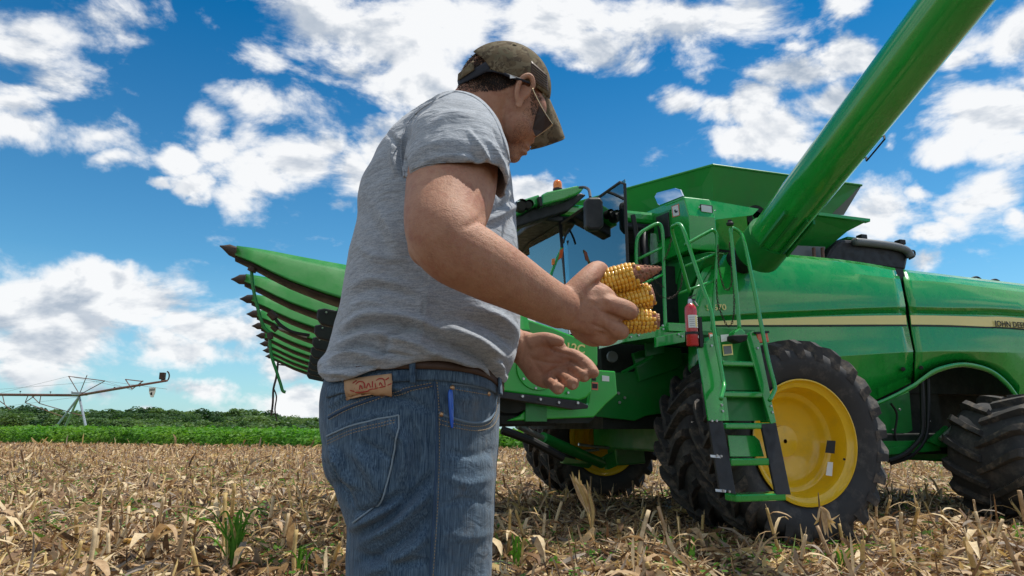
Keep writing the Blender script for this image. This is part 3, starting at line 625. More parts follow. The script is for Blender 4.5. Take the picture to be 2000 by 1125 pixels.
for u, v, r_ in ((1018, 402, .07), (1032, 400, .05)): part('work_lamp', M['ink'], revolve([(r_, -.05), (r_*1.1, .05)], TB(u, v, 7.06), BX, ZX, 16), tube([TB(u, v, 7.0), TB(u, v, 7.05)], r_*.8, 14))
bc = TB(1089, 369, 7.15); be = part('beacon', M['orange'], revolve([(.052, -.0), (.054, .05), (.048, .085), (.03, .105), (.001, .11)], bc, ZX, AX, 20), smooth=True); part('beacon_base', M['ink'], revolve([(.056, -.06), (.056, .0), (.05, .005)], bc, ZX, AX, 20), parent=be)
part('mirror_arm', M['black'], line([(1132, 366), (1142, 366), (1150, 371), (1153, 386)], [6.9, 6.6, 6.3, 6.05], .016, 8, 4)); part('mirror_head', M['black'], plate([(1150, 384), (1172, 384), (1179, 391), (1181, 440), (1172, 448), (1152, 449), (1146, 441), (1145, 392)], 6.0, .10), bevel=.03)
# open door: hinged on the front pillar
zt2 = zr-.04; Fd = THz(1220, 350, zt2); fd = Fd.copy(); fd[2] = 0; h0 = cp(-.02, -.04, zt2); h1 = h0+(Fd-h0)*.10; h1[2] = zf+.05
Fb = TB(1237, 590, Fd@BX); Fb = Fd*1.; Fb[2] = zf+.05
mid = (h0+Fd)/2
part('door_glass', M['glass'], slab([h0, Fd, Fb, h1], nrm(np.cross(Fd-h0, h1-h0))*.008)); 
part('door_frame', M['ink'], tube([h0, mid, Fd-(Fd-h0)*.06, Fd-(0, 0, .05), Fd*.5+Fb*.5, Fb], .016, 8)); part('door_handle', M['ink'], box(Fd*.3+Fb*.7+(h0-Fd)*.16, nrm(h0-Fd)*.11+ZX*.05*-1, ZX*.025, BX*.02), bevel=.01)
part('door_edge', M['black'], line([(1236, 420), (1244, 470), (1248, 560)], 7.2, .03, 8, 2)); part('wiper_arm', M['ink'], line([(1112, 447), (1104, 462), (1100, 475)], 7.1, .012, 8, 3), line([(1108, 470), (1116, 500), (1130, 560)], 7.15, .012, 8, 2))
part('marker_arm', M['green'], line([(1075, 540), (1082, 520), (1098, 485)], 7.0, .018, 8, 2)); part('marker_reflector', M['red_refl'], plate([(1094, 488), (1101, 484), (1098, 503), (1090, 508)], 6.98, .01)); part('marker_reflector', M['orange'], plate([(1078, 506), (1084, 504), (1083, 516), (1078, 518)], 6.98, .02))
part('grab_rail', M['green'], line([(1146, 600), (1144, 520), (1146, 494), (1153, 483), (1162, 482), (1168, 492), (1172, 530), (1176, 600)], 6.9, .02, 8, 3))
# ---- platform, handrails, ladder
part('platform_deck', M['green'], plate([(1220, 655), (1300, 636), (1300, 640), (1220, 668)], 5.95, .6)); pf = part('platform_beam', M['green'], plate([(1216, 656), (1310, 634), (1338, 640), (1338, 650), (1216, 669)], 5.9, .05), plate([(1282, 658), (1338, 647), (1338, 668), (1283, 678)], 5.8, .05), plate([(1305, 630), (1345, 632), (1345, 648), (1306, 646)], 5.85, .05), bevel=.004)
part('platform_floor', M['green_dull'], abox(3.0, 4.3, 5.95, 6.9, 1.93, 1.97))
for u, v in ((1247, 655), (1294, 636), (1295, 643), (1325, 653), (1332, 657), (1232, 658)): bolt(TB(u, v, 5.79 if u > 1300 else 5.89), .011)
part('handrail', M['green'], line([(1347, 572), (1330, 510), (1313, 452), (1317, 441), (1327, 438), (1336, 452), (1352, 500), (1372, 560), (1388, 605), (1397, 660), (1412, 740), (1414, 755), (1408, 780)], list(np.linspace(5.6, 5.25, 6))+list(np.linspace(5.2, 4.86, 7)), .0175, 10, 5), smooth=True, label='handrail looping down the left side of the ladder')
part('handrail', M['green'], line([(1445, 650), (1436, 550), (1430, 480), (1428, 447), (1446, 455), (1454, 475), (1466, 530), (1480, 600), (1500, 700), (1513, 752), (1512, 765), (1503, 782)], list(np.linspace(5.16, 5.2, 4))+list(np.linspace(5.2, 4.86, 8)), .0175, 10, 5), smooth=True, label='handrail down the right side of the ladder')
part('handrail_knob', M['ink'], revolve([(.0, .0), (.03, 0), (.035, .02), (.02, .03), (.02, .05)], TB(1426, 440, 5.2), ZX, AX, 10)); 
part('handrail', M['green'], line([(1245, 640), (1244, 540), (1243, 480), (1249, 458), (1265, 446), (1284, 437), (1292, 445), (1295, 475), (1297, 560), (1300, 648)], 5.98, .0185, 10, 5), line([(1246, 506), (1294, 483)], 5.98, .014, 8, 0), line([(1246, 560), (1296, 535)], 5.98, .014, 8, 0), smooth=True, label='arched handrail at the front of the platform')
part('handrail', M['green'], line([(1338, 478), (1380, 455), (1393, 450), (1400, 462), (1400, 500), (1394, 590), (1391, 645)], 6.1, .0185, 10, 5), line([(1338, 520), (1396, 496)], 6.1, .014, 8, 0), line([(1326, 573), (1392, 549)], 6.1, .014, 8, 0), smooth=True, label='handrail behind the ladder with two cross bars')
def chain(pts, b, name='chain'):
    P = catmull([TB(u, v, b) for u, v in pts], 12); s = np.concatenate([[0], np.cumsum(np.linalg.norm(np.diff(P, axis=0), axis=1))]); L = .026; g = Geo()
    for i, x in enumerate(np.arange(L/2, s[-1], L)):
        p = np.array([np.interp(x, s, P[:, j]) for j in range(3)]); p2 = np.array([np.interp(x+.005, s, P[:, j]) for j in range(3)]); tt = nrm(p2-p+1e-9)
        q = nrm(np.cross(tt, BX if i % 2 else cR+ZX*.3)); 
        g.add(*tube([p+tt*.018*math.cos(y)+q*.0095*math.sin(y) for y in np.linspace(0, 2*math.pi, 9)], .0034, 4, caps=False))
    return g.obj(name, M['iron'], root)
chain([(1297, 562), (1272, 540), (1245, 505)], 5.97); chain([(1272, 548), (1285, 575), (1310, 582), (1328, 565), (1333, 535)], 5.97); chain([(1312, 463), (1305, 490), (1295, 512)], 5.9)
chain([(1402, 478), (1404, 520), (1412, 556), (1421, 566), (1429, 550), (1428, 505), (1425, 475)], 5.8); chain([(1399, 545), (1402, 590), (1414, 625), (1424, 637), (1432, 622), (1434, 585), (1433, 560)], 5.75)
# ladder
def lb(v): return float(np.interp(v, [640, 965], [5.14, 4.88]))
def lp(pts, off=0): return np.array([TB(u, v, lb(v)+off) for u, v in pts])
lad = part('ladder', M['green'], slab(lp([(1363, 680), (1397, 655), (1417, 822), (1384, 822)]), BX*.02), slab(lp([(1397, 655), (1406, 656), (1424, 822), (1417, 822)], .02), BX*.18), slab(lp([(1456, 655), (1470, 645), (1481, 656), (1516, 825), (1506, 828)]), BX*.02), slab(lp([(1474, 656), (1481, 656), (1516, 825), (1511, 825)], .02), BX*.18), bevel=.003, label='green boarding ladder with five treads')
part('ladder_backing', M['green_dull'], slab(lp([(1400, 640), (1474, 645), (1512, 822), (1418, 820)], .13), BX*.012), parent=lad)
part('lower_stringer', M['black'], slab(lp([(1384, 823), (1412, 823), (1438, 966), (1406, 957)]), BX*.025), parent=lad, bevel=.003); part('lower_stringer', M['black'], slab(lp([(1487, 828), (1516, 826), (1545, 966), (1516, 966)]), BX*.025), parent=lad, bevel=.003)
def tread(u0, v0, u1, v1, hgt, dep):
    p0, p1 = TB(u0, v0, lb(v0)), TB(u1, v1, lb(v1)); z = (p0[2]+p1[2])/2; p0[2] = p1[2] = z
    d = nrm(p1-p0); c = (p0+p1)/2; h = hgt/1333*5.6
    V, F = box(c+BX*dep/2-ZX*h/2, (p1-p0)/2, BX*dep/2, ZX*h/2); g = Geo().add(V, F)
    return g.obj('tread', M['green'], lad, bevel=.012)
for a_ in ((1412, 702, 1478, 708, 11, .14), (1410, 762, 1492, 767, 12, .14), (1417, 823, 1508, 829, 12, .15), (1427, 892, 1524, 898, 14, .16), (1437, 961, 1536, 968, 14, .16)): tread(*a_)
for u0, v0, u1, v1 in ((1422, 850, 1484, 892),): part('riser', M['green'], slab(lp([(u0, v0), (u1-10, v0+1), (u1, v0+10), (u1+9, v1), (u0+5, v1)], .12), BX*.012), parent=lad, bevel=.004)
part('riser', M['green_dull'], slab(lp([(1412, 715), (1484, 716), (1492, 762), (1414, 762)], .11), BX*.01), parent=lad); part('riser', M['green_dull'], slab(lp([(1416, 775), (1494, 776), (1505, 822), (1418, 822)], .11), BX*.01), parent=lad)
for u, v in ((1390, 822), (1399, 822), (1400, 890), (1408, 891), (1412, 958), (1424, 960), (1409, 791), (1411, 803), (1505, 793), (1508, 805), (1479, 680), (1389, 675)): bolt(TB(u, v, lb(v)-.002), .012, lad)
for u, v in ((1388, 891), (1398, 958)): part('hinge_plate', M['steel'], slab(lp([(u-1, v-3), (u+20, v-1), (u+20, v+4), (u, v+2)], -.004), BX*.003), parent=lad)
part('warning_label', M['white'], slab(lp([(1408, 654), (1430, 652), (1431, 664), (1409, 668)], .11), BX*.005), parent=lad); part('warning_label', M['stripe'], slab(lp([(1411, 673), (1430, 672), (1432, 693), (1413, 695)], .11), BX*.005), parent=lad); part('label_text', M['grey'], slab(lp([(1413, 676), (1428, 675), (1430, 690), (1415, 692)], .106), BX*.004), parent=lad)
part('warning_label', M['red_refl'], slab(lp([(1384, 650), (1398, 650), (1400, 676), (1390, 678)], .10), BX*.005), parent=lad); part('label_face', M['white'], slab(lp([(1386, 653), (1396, 653), (1398, 664), (1388, 666)], .096), BX*.004), parent=lad)
part('post_socket', M['green'], plate([(1436, 648), (1447, 640), (1456, 648), (1458, 662), (1434, 660)], 5.10, .1), bevel=.01); part('latch_block', M['dark'], plate([(1432, 654), (1462, 653), (1460, 664), (1446, 670), (1432, 664)], 5.08, .1), bevel=.01)
part('side_reflector', M['red_refl'], plate([(1478, 651), (1499, 649), (1503, 668), (1481, 669)], 5.12, .06), bevel=.006); part('reflector_bracket', M['ink'], plate([(1476, 648), (1502, 646), (1503, 650), (1477, 652)], 5.10, .1))
# ---- extinguisher
ex = empty('fire_extinguisher', tuple(TB(1352, 678, 5.12)), 'small red fire extinguisher strapped at the top of the combine ladder', 'fire extinguisher')
eb = TB(1353, 676, 5.12); et = TB(1348, 594, 5.12); eu = nrm(et-eb); EH = np.linalg.norm(et-eb); er = .052
g1 = Geo().add(*revolve([(.001, 0), (er*.93, 0), (er, .01), (er, EH*.84), (er*.93, EH*.92), (er*.6, EH*.99), (er*.35, EH*1.02), (.001, EH*1.02)], eb, eu, AX, 28)); g1.obj('cylinder', M['red'], ex, autos=40)
def wrap(h0, h1, a0_, a1_, m, name, r=None):
    r = r or er*1.015; x = np.linspace(a0_, a1_, 14)
    e1 = nrm(np.cross(eu, BX)); e2 = -BX; V, F = loft([[eb+eu*EH*h+r*(math.cos(y)*e1*-1+math.sin(y)*e2) for y in x] for h in (h0, h1)])
    o = mesh(name, V, F, m, ex); s = o.modifiers.new('s', 'SOLIDIFY'); s.thickness = .002; return o
wrap(.42, .72, .35, 2.6, M['white'], 'label'); wrap(.44, .70, 1.1, 1.45, M['stripe'], 'label_panel', er*1.03)
for i in range(5): wrap(.46+.05*i, .475+.05*i, .5, 1.0, M['ink'], 'label_text', er*1.035); wrap(.46+.05*i, .468+.05*i, 1.6, 2.4, M['grey'], 'label_text', er*1.035)
wrap(.27, .33, -.4, 3.5, M['ink'], 'strap', er*1.06); wrap(.18, .24, .6, 1.0, M['white'], 'label', er*1.02)
g1 = Geo().add(*tube([eb+eu*EH*1.0, eb+eu*EH*1.12], [.022, .016], 10)); g1.obj('valve', M['steel'], ex)
g1 = Geo().add(*box(eb+eu*EH*1.19+AX*.02, AX*.035+ZX*.016, BX*.008, ZX*.005)).add(*box(eb+eu*EH*1.12+AX*.022, AX*.03-ZX*.004, BX*.008, ZX*.005)); g1.obj('lever', M['ink'], ex)
g1 = Geo().add(*tube([eb+eu*EH*1.1, eb+eu*EH*1.08+AX*.04, eb+eu*EH*.95+AX*.05-BX*.03], .008, 8, 3)); g1.obj('hose', M['grey'], ex)
g1 = Geo().add(*box(eb+eu*EH*.33+AX*.072, AX*.018, BX*.03, eu*EH*.36)); g1.obj('bracket', M['ink'], ex, bevel=.004)
# ---- undercarriage seen below the platform
part('final_drive', M['green_dull'], plate([(1196, 818), (1252, 825), (1262, 905), (1206, 910)], 9.2, .3), bevel=.02)
part('front_plate', M['green_dull'], plate([(1204, 728), (1240, 726), (1285, 690), (1345, 690), (1345, 800), (1262, 812), (1240, 822), (1150, 812), (1180, 775)], 6.95, .05), bevel=.006); part('upper_bracket', M['green_dull'], plate([(1236, 690), (1282, 676), (1330, 680), (1335, 715), (1250, 745)], 6.9, .05), plate([(1260, 668), (1295, 660), (1298, 690), (1262, 697)], 6.75, .03), bevel=.006)
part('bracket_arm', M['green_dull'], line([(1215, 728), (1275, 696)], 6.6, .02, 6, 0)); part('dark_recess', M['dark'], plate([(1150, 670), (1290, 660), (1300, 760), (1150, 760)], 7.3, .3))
part('round_gauge', M['grey'], revolve([(.001, -.03), (.06, -.03), (.065, .0)], TB(1195, 697, 6.9), BX, ZX, 18)); 
for u, v in ((1220, 777), (1210, 786), (1208, 768), (1268, 685), (1277, 685)): bolt(TB(u, v, 6.93), .018)
part('feeder_house', M['green_dull'], slab([AB(1.9, 7.3, 1.1), AB(3.6, 7.3, 1.2), AB(3.6, 7.3, 2.0), AB(1.9, 7.3, 1.7)], BX*1.7), bevel=.02)
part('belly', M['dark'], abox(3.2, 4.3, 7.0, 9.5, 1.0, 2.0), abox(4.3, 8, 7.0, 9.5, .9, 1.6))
part('lift_cylinder', M['green_dull'], tube([TB(1060, 855, 7.2), TB(1175, 905, 8.0)], .062, 14), autos=40); part('cylinder_rod', M['steel'], tube([TB(1010, 832, 7.0), TB(1060, 855, 7.2)], .03, 10)); part('axle_arm', M['green_dull'], slab([TB(1100, 892, 7.4), TB(1160, 905, 7.9), TB(1150, 915, 7.9), TB(1100, 905, 7.4)], BX*.1))
part('drive_shaft', M['ink'], line([(980, 840), (1040, 862), (1100, 895)], 7.0, .045, 10, 2)); part('pivot_lug', M['green_dull'], plate([(1178, 895), (1200, 882), (1206, 910), (1188, 918)], 8, .1), bevel=.01)
for (p_, q_) in (((1130, 868), (1190, 875)), ((1125, 882), (1170, 878))): part('hydraulic_line', M['steel'], line([p_, q_], 8.2, .018, 8, 0))
# ------------------------------------------------------------------ corn header
HB, HZ, HA = 4.2, 2.0145, -.5
hd = empty('corn_header', tuple(AB(1.0, 7.3, 0)), 'raised green corn header with nine pointed snouts reaching left behind the man', 'corn header')
def hs(name, m, *sh, parent=None, **kw): return part(name, m, *sh, parent=parent or hd, **kw)
top_px = [(454, 482), (480, 485), (520, 491), (580, 503), (640, 514), (680, 521), (760, 540), (860, 560)]
bot_px = [(460, 502), (480, 510), (520, 532), (560, 552), (620, 576), (680, 596), (760, 622), (860, 650)]
tp = [(TB(u, v, HB)@AX, TB(u, v, HB)[2]) for u, v in top_px]; bp = [(TB(u, v, HB)@AX, TB(u, v, HB)[2]) for u, v in bot_px]
aa = np.linspace(max(tp[0][0], bp[0][0]), 1.35, 18); zt_ = np.interp(aa, *zip(*tp)); zb_ = np.interp(aa, *zip(*bp))
def snout(k, first=False):
    b = HB+.76*k; sc = 1.0 if first else .92; R = []; U = []; N = 11
    for i, a in enumerate(aa):
        f = i/(len(aa)-1); hw = (.04+.15*min(1, f*1.5)**.85); zt = zt_[i]; zb = zb_[i]; zt = zb+(zt-zb)*sc-(0 if first else .0)
        R.append([AB(a, b-hw*math.cos(x), zb+(zt-zb)*(1-abs(math.cos(x))**1.25)) for x in np.linspace(0, math.pi, N)])
        U.append([AB(a, b+hw*y, zb-.022*(1-y*y)**.5-.004) for y in np.linspace(-1, 1, N)])
    s = hs('snout', M['snout'], loft(R), smooth=True)
    m_ = s.modifiers.new('s', 'SOLIDIFY'); m_.thickness = .01
    hs('snout_underside', M['black'], loft(U), parent=s, smooth=True)  # black sheet across the open underside, shade put into its colour
    a0 = aa[0]; tipR = []
    for f, hw_, th in ((0, .002, .003), (.25, .010, .014), (.6, .026, .034), (1.06, .052, (zt_[0]-zb_[0])*.60)):
        zh = HZ+(.04 if first else 0); zc = zh+(((zt_[0]*sc+zb_[0]*(2-sc))/2)-zh)*f; a = HA+(a0-HA)*f
        tipR.append([AB(a, b+hw_*math.cos(x), zc-.003+th*math.sin(x)) for x in np.linspace(0, 2*math.pi, 12, endpoint=False)])
    V, F = loft(tipR, True); hs('snout_tip', M['iron'], (V, F+[tuple(range(36, 48))]), parent=s, autos=35)
    if not first:
        ac = .08; P = []
        z = lambda a: np.interp(a, aa, zb_)
        P = [AB(ac, b-.20, z(ac)+.01), AB(ac+.05, b-.205, z(ac+.05)+.035), AB(1.2, b-.215, z(1.2)+.03), AB(1.2, b-.215, z(1.2)-.11), AB(ac+.03, b-.205, z(ac+.03)-.085), AB(ac, b-.20, z(ac)-.05)]
        c_ = hs('deck_cover', M['black'], slab(P, BX*.05), parent=s, bevel=.012)
        for j in range(8):
            a = ac+.06+j*.13; bolt(AB(a, b-.222, z(a)+.005), .008, s, 'rivet')
    return s
for k in range(9): snout(k, k == 0)
hs('header_frame', M['green_dull'], abox(1.45, 1.6, 4.4, 10.3, 1.05, 1.55))
hs('header_floor', M['dark'], abox(1.2, 1.7, 4.5, 10.3, 1.02, 1.12))
hs('cross_auger', M['dark'], tube([AB(1.35, 4.4, 1.3), AB(1.35, 10.2, 1.3)], .2, 16))
# nearest end sheet
es = hs('end_sheet', M['green_bright'], slab(pB([(900, 600), (985, 608), (1022, 620), (1080, 640), (1110, 652), (1150, 666), (1168, 675), (1168, 712), (1156, 730), (1156, 766), (1146, 777), (1130, 783), (960, 762), (900, 750)], 4.30), BX*.05), bevel=.012, label='bright green end sheet of the header')
hs('inspection_cover', M['green_bright'], revolve([(.001, -.016), (.148, -.016), (.152, -.004)], TB(1050, 718, 4.30), BX, ZX, 40), parent=es, autos=30)
for u, v in ((1022, 740), (1046, 758), (1109, 767)): bolt(TB(u, v, 4.284), .010, es)
hs('lower_rail', M['black'], slab(pB([(960, 762), (1130, 783), (1150, 792), (1148, 798), (1122, 800), (960, 774)], 4.28), BX*.08), bevel=.004)
for u, v in ((1020, 774), (1055, 780), (1091, 786), (1128, 787)): bolt(TB(u, v, 4.275), .011, hd)
hs('lower_sheet', M['green_bright'], slab(pB([(990, 822), (1015, 812), (1050, 778), (1150, 790), (1158, 722), (1202, 725), (1206, 770), (1185, 788), (1160, 815)], 4.42), BX*.05), bevel=.008)
hs('floor_edge', M['dark'], slab(pB([(980, 812), (1150, 810), (1165, 812), (1150, 826), (980, 828)], 4.44), BX*.5))
pa = TB(1118, 688, 4.295); text('612C', TB(1092, 684, 4.292), TB(1135, 690, 4.292)-TB(1092, 684, 4.292), ZX, .085, M['stripe'], es, bold=.02)
hs('label', M['red_refl'], slab(pB([(1156, 746), (1168, 747), (1168, 762), (1156, 761)], 4.415), BX*.003)); hs('label', M['ink'], slab(pB([(1157, 749), (1167, 750), (1167, 759), (1157, 758)], 4.412), BX*.003))
hs('label', M['ink'], slab(pB([(1156, 733), (1164, 734), (1164, 744), (1156, 743)], 4.415), BX*.003)); hs('label', M['white'], slab(pB([(1176, 733), (1190, 735), (1190, 745), (1176, 744)], 4.415), BX*.003))
hs('hood', M['snout'], slab(pB([(690, 525), (900, 560), (1000, 600), (1000, 640), (900, 700), (690, 600)], 4.5), BX*.5), bevel=.05)
# drooping row-guide rods and hose
def hline(pts, b, r, m, n='hose', sm=4): return hs(n, m, line(pts, b, r, 8, sm))
hline([(488, 512), (491, 525), (494, 560), (503, 600), (514, 636), (528, 651)], 4.2, .010, M['green_dull'], 'hanging_rod'); hline([(527, 648), (529, 690), (540, 725), (548, 750), (552, 763), (558, 766)], 4.2, .009, M['green_dull'], 'hanging_rod')
hs('rod_bracket', M['iron'], line([(492, 510), (494, 522), (491, 530)], 4.18, .026, 8, 2)); hs('rod_bracket', M['iron'], line([(527, 650), (528, 662)], 4.18, .018, 8, 0))
hline([(533, 613), (545, 632), (570, 648), (605, 655)], 4.9, .012, M['ink']); hline([(538, 640), (560, 645), (600, 658)], 5.0, .010, M['galv']); hs('rod_bracket', M['iron'], line([(526, 610), (538, 622)], 4.9, .026, 8, 0), line([(532, 636), (541, 645)], 5.0, .022, 8, 0))
g_ = [(543, 706), (540, 735), (534, 760), (533, 785), (530, 812)]; hline(g_, 4.2, .006, M['iron'], 'dried_stalk'); hline([(534, 758), (540, 775), (537, 800), (541, 822)], 4.2, .004, M['iron'], 'dried_stalk'); hline([(544, 712), (560, 714)], 4.2, .004, M['iron'], 'dried_stalk')
hline([(637, 745), (641, 770), (637, 800)], 4.25, .014, M['ink'])
# ------------------------------------------------------------------ corn residue on the field
def strawmat(name, a, b, rough=.75, tr=.25):
    m = leafmat(name, a, b, 25., None, tr); return m
RES = [strawmat('husk_pale', (.60, .45, .26), (.82, .66, .42)), strawmat('husk_tan', (.40, .26, .14), (.58, .41, .24)), strawmat('husk_brown', (.15, .085, .045), (.27, .16, .085)),
       strawmat('husk_grey', (.24, .19, .145), (.36, .30, .24)), strawmat('husk_gold', (.52, .36, .13), (.70, .52, .24)), strawmat('leaf_dark', (.06, .038, .025), (.13, .085, .055)), strawmat('leaf_green', (.10, .20, .04), (.20, .30, .09))]
def res_tint(m):     # straw multiply in leafmat is tuned for green, so let transmitted light stay straw coloured
    for n in m.node_tree.nodes:
        if n.type == 'MIX' and n.blend_type == 'MULTIPLY': n.inputs[7].default_value = (1.05, .95, .78, 1)
for m_ in RES[:6]: res_tint(m_)
PB = [.18, .23, .25, .10, .08, .13, .03]
def strips(n, x, y, z, L, Wd, el, seg=3, curl=.7):
    az = rng.uniform(0, 6.283, n); roll = rng.normal(0, .7, n); cu = rng.normal(0, curl, n); cu2 = rng.normal(0, .5, n)
    P = np.stack([x, y, z], 1); V = np.zeros((n, seg+1, 2, 3)); a = az.copy(); e = el.copy()
    wp = np.sin(np.linspace(.35, 2.9, seg+1))
    for i in range(seg+1):
        dx = np.stack([np.cos(a)*np.cos(e), np.sin(a)*np.cos(e), np.sin(e)], 1)
        sx = np.stack([-np.sin(a), np.cos(a), 0*a], 1); up = np.cross(sx, dx)*-1
        s = sx*np.cos(roll)[:, None]+up*np.sin(roll)[:, None]
        V[:, i, 0] = P-s*(Wd*wp[i]/2)[:, None]; V[:, i, 1] = P+s*(Wd*wp[i]/2)[:, None]
        P = P+dx*(L/seg)[:, None]; a = a+cu2/seg; e = e+cu/seg-.12; roll = roll+rng.normal(0, .35, n)
    V[..., 2] = np.maximum(V[..., 2], hump(V[..., 0], V[..., 1])+.002)
    F = []
    base = np.arange(n)[:, None]*(seg+1)*2
    for i in range(seg): F.append(base+np.array([2*i, 2*i+1, 2*i+3, 2*i+2]))
    return V.reshape(-1, 3), np.stack(F, 1).reshape(-1, 4), np.repeat(rng.choice(7, n, p=PB), seg)
def shadow_free(x, y): return np.ones(len(x), bool)
parts_ = []
for (y0, y1, dens, sl, sw) in ((4.4, 7.0, 850, 1., 1.), (7.0, 11, 430, 1.1, 1.15), (11, 19, 140, 1.35, 1.5), (19, 34, 34, 1.8, 2.2), (34, 50, 14, 2.4, 3.2)):
    area = .5*(y1*y1-y0*y0)*2.05+2*(y1-y0); n = int(area*dens)
    y = np.sqrt(rng.uniform(y0*y0, y1*y1, n)); x = rng.uniform(-1.05, 1.05, n)*y; ok = y < edge_y(x)+.5; x = x[ok]; y = y[ok]; n = len(x)
    L = rng.gamma(3, .040, n)*sl+.03; Wd = rng.gamma(2.0, .0064, n)*sw+.005; bg_ = rng.random(n) < .10; L[bg_] *= 1.7; Wd[bg_] *= 1.9; L = np.minimum(L, .36*sl); Wd = np.minimum(Wd, .05*sw); el = np.abs(rng.normal(.04, .20, n)); up_ = rng.random(n) < .04; el[up_] = rng.uniform(.5, 1.4, up_.sum())
    z = hump(x, y)+rng.uniform(0, .035, n)*sl
    V, F, mi = strips(n, x, y, z, L, Wd, el); parts_.append((V, F, mi))
V = np.concatenate([p[0] for p in parts_]); off = np.cumsum([0]+[len(p[0]) for p in parts_[:-1]]); F = np.concatenate([p[1]+o for p, o in zip(parts_, off)]); mi = np.concatenate([p[2] for p in parts_])
ro = mesh('corn_residue', V, F, RES, kind='stuff', label='dry chopped corn husks, leaves and stalk bits littering the ground', cat='crop residue')
ro.data.polygons.foreach_set('material_index', mi); ro.data.polygons.foreach_set('use_smooth', [True]*len(F))
# cut stalks, standing
def stalk_mesh(seed, hgt):
    r = np.random.default_rng(seed); g = Geo(); lx, ly = r.normal(0, .10, 2)*hgt
    P = [(0, 0, -.03), (lx*.3, ly*.3, hgt*.45), (lx, ly, hgt)]; g.add(*tube(P, [.013, .0115, .0105], 7, 3), mi=r.choice([1, 4, 4, 0])); g.add(*tube([(lx*.3, ly*.3, hgt*.43), (lx*.31, ly*.31, hgt*.47)], .0145, 7), mi=2)
    k = 5
    for j in range(r.integers(0, 3)): # splintered top
        x = r.uniform(-.01, .01, 2); g.add(*tube([(lx+x[0]*.6, ly+x[1]*.6, hgt-.02), (lx+x[0], ly+x[1], hgt+r.uniform(.015, .06))], [.004, .001], 4), mi=0)
    for j in range(r.integers(1, 5)):   # hanging sheath leaves
        a = r.uniform(0, 6.28); h0 = r.uniform(.05, .9)*hgt; L = r.uniform(.10, .30); e = r.uniform(.1, 1.2); w = r.uniform(.012, .028); p = np.array([lx*h0/hgt, ly*h0/hgt, h0]); R = []
        for i in range(6):
            d_ = np.array([math.cos(a)*math.cos(e), math.sin(a)*math.cos(e), math.sin(e)]); s_ = np.array([-math.sin(a), math.cos(a), 0])*w*math.sin(.5+2.5*i/5)
            R.append([p-s_, p+d_*.0+np.array([0, 0, -w*.3]), p+s_]); p = p+d_*L/5; e -= r.uniform(.2, .6); a += r.normal(0, .2)
        g.add(*loft(R), mi=r.choice([0, 1, 1, 2, 3]))
    V = np.concatenate(g.V); me = bpy.data.meshes.new('corn_stubble'); me.from_pydata(V.tolist(), [], g.F)
    for m_ in RES: me.materials.append(m_)
    me.polygons.foreach_set('material_index', g.mi); me.polygons.foreach_set('use_smooth', [True]*len(g.F)); me.update(); return me
SM = [stalk_mesh(60+i, h) for i, h in enumerate((.12, .18, .22, .28, .33, .20, .15, .38, .25, .30))]
rowdir = nrm(AX*1.0+BX*.12); rn = np.cross(ZX, rowdir); cand = []
for i in range(-60, 80):
    for j in np.arange(-60, 60, .19):
        p = rn*(i*.76)+rowdir*(j+random.uniform(-.08, .08))+rn*random.uniform(-.07, .07)
        if p[1] < 4.5 or abs(p[0]) > p[1]*.86 or p[1] > edge_y(p[0]) or random.random() < (.25 if p[1] > 12 else .5): continue
        fa, fb = p@AX, p@BX
        if 3.7 < fa < 5.3 and (5.2 < fb < 6.7 or 9.6 < fb < 11.1): continue
        if 7.1 < fa < 8.6 and 5.7 < fb < 6.5: continue
        cand.append(p)
cand.sort(key=lambda p: p[1])
for p in cand[:290]:
    o = bpy.data.objects.new('corn_stubble', random.choice(SM)); COL.objects.link(o); o.location = (p[0], p[1], float(hump(p[0], p[1]))); o.rotation_euler = (random.gauss(0, .15), random.gauss(0, .15), random.uniform(0, 6.28)); s_ = random.uniform(.8, 1.15)*(1.3 if p[1] < 7 else 1); o.scale = (s_*1.1, s_*1.1, s_)
    q_ = p-cC; z_ = q_@cF; u_, v_ = 1000+FPX*(q_@cR)/z_, 562.5-FPX*(q_@cU)/z_; wh = ('in the bottom left corner' if u_ < 230 else 'left of the tall green grass clump' if u_ < 420 else 'between the grass clump and the jeans' if u_ < 700 else 'hidden behind the legs of the man' if u_ < 960 else 'between the jeans and the tall golden husk' if u_ < 1140 else 'in front of the inner front tyre' if u_ < 1330 else 'below the ladder and outer front tyre' if u_ < 1590 else 'just right of the frayed husk' if u_ < 1760 else 'between the front and rear tyres' if u_ < 1880 else 'in front of the rear tyre')
    props(o, ('nearest' if v_ > 1110 else 'near' if v_ > 1060 else 'farther')+' cut dry corn stalk standing '+wh, 'corn stalk', 'cut corn stalks standing in the field')
g = Geo(); far = cand[290:9000]; srng = random.Random(5)
for p in far:
    me = srng.choice(SM[:7]); h = srng.uniform(.10, .30); z0 = float(hump(p[0], p[1])); w_ = .010+p[1]*.0006; l = np.array([srng.gauss(0, .05), srng.gauss(0, .05), 0])
    q = np.array([p[0], p[1], z0]); a = srng.uniform(0, 3.14); c_ = np.array([math.cos(a), math.sin(a), 0])
    g.add([q-c_*w_, q+c_*w_, q+l+c_*w_*.8+ZX*h, q+l-c_*w_*.8+ZX*(h-.03)], [(0, 1, 2, 3)], mi=srng.choice([0, 1, 1, 3, 4, 2]))
    a += 1.4; c_ = np.array([math.cos(a), math.sin(a), 0]); t_ = q+l*.6+ZX*h*.7; dd = c_*srng.uniform(.06, .2)
    g.add([t_, t_+dd*.5+ZX*.03+np.cross(c_, ZX)*w_*1.5, t_+dd-ZX*.05, t_+dd*.5+ZX*.03-np.cross(c_, ZX)*w_*1.5], [(0, 1, 2, 3)], mi=srng.choice([0, 1, 1, 2, 3]))
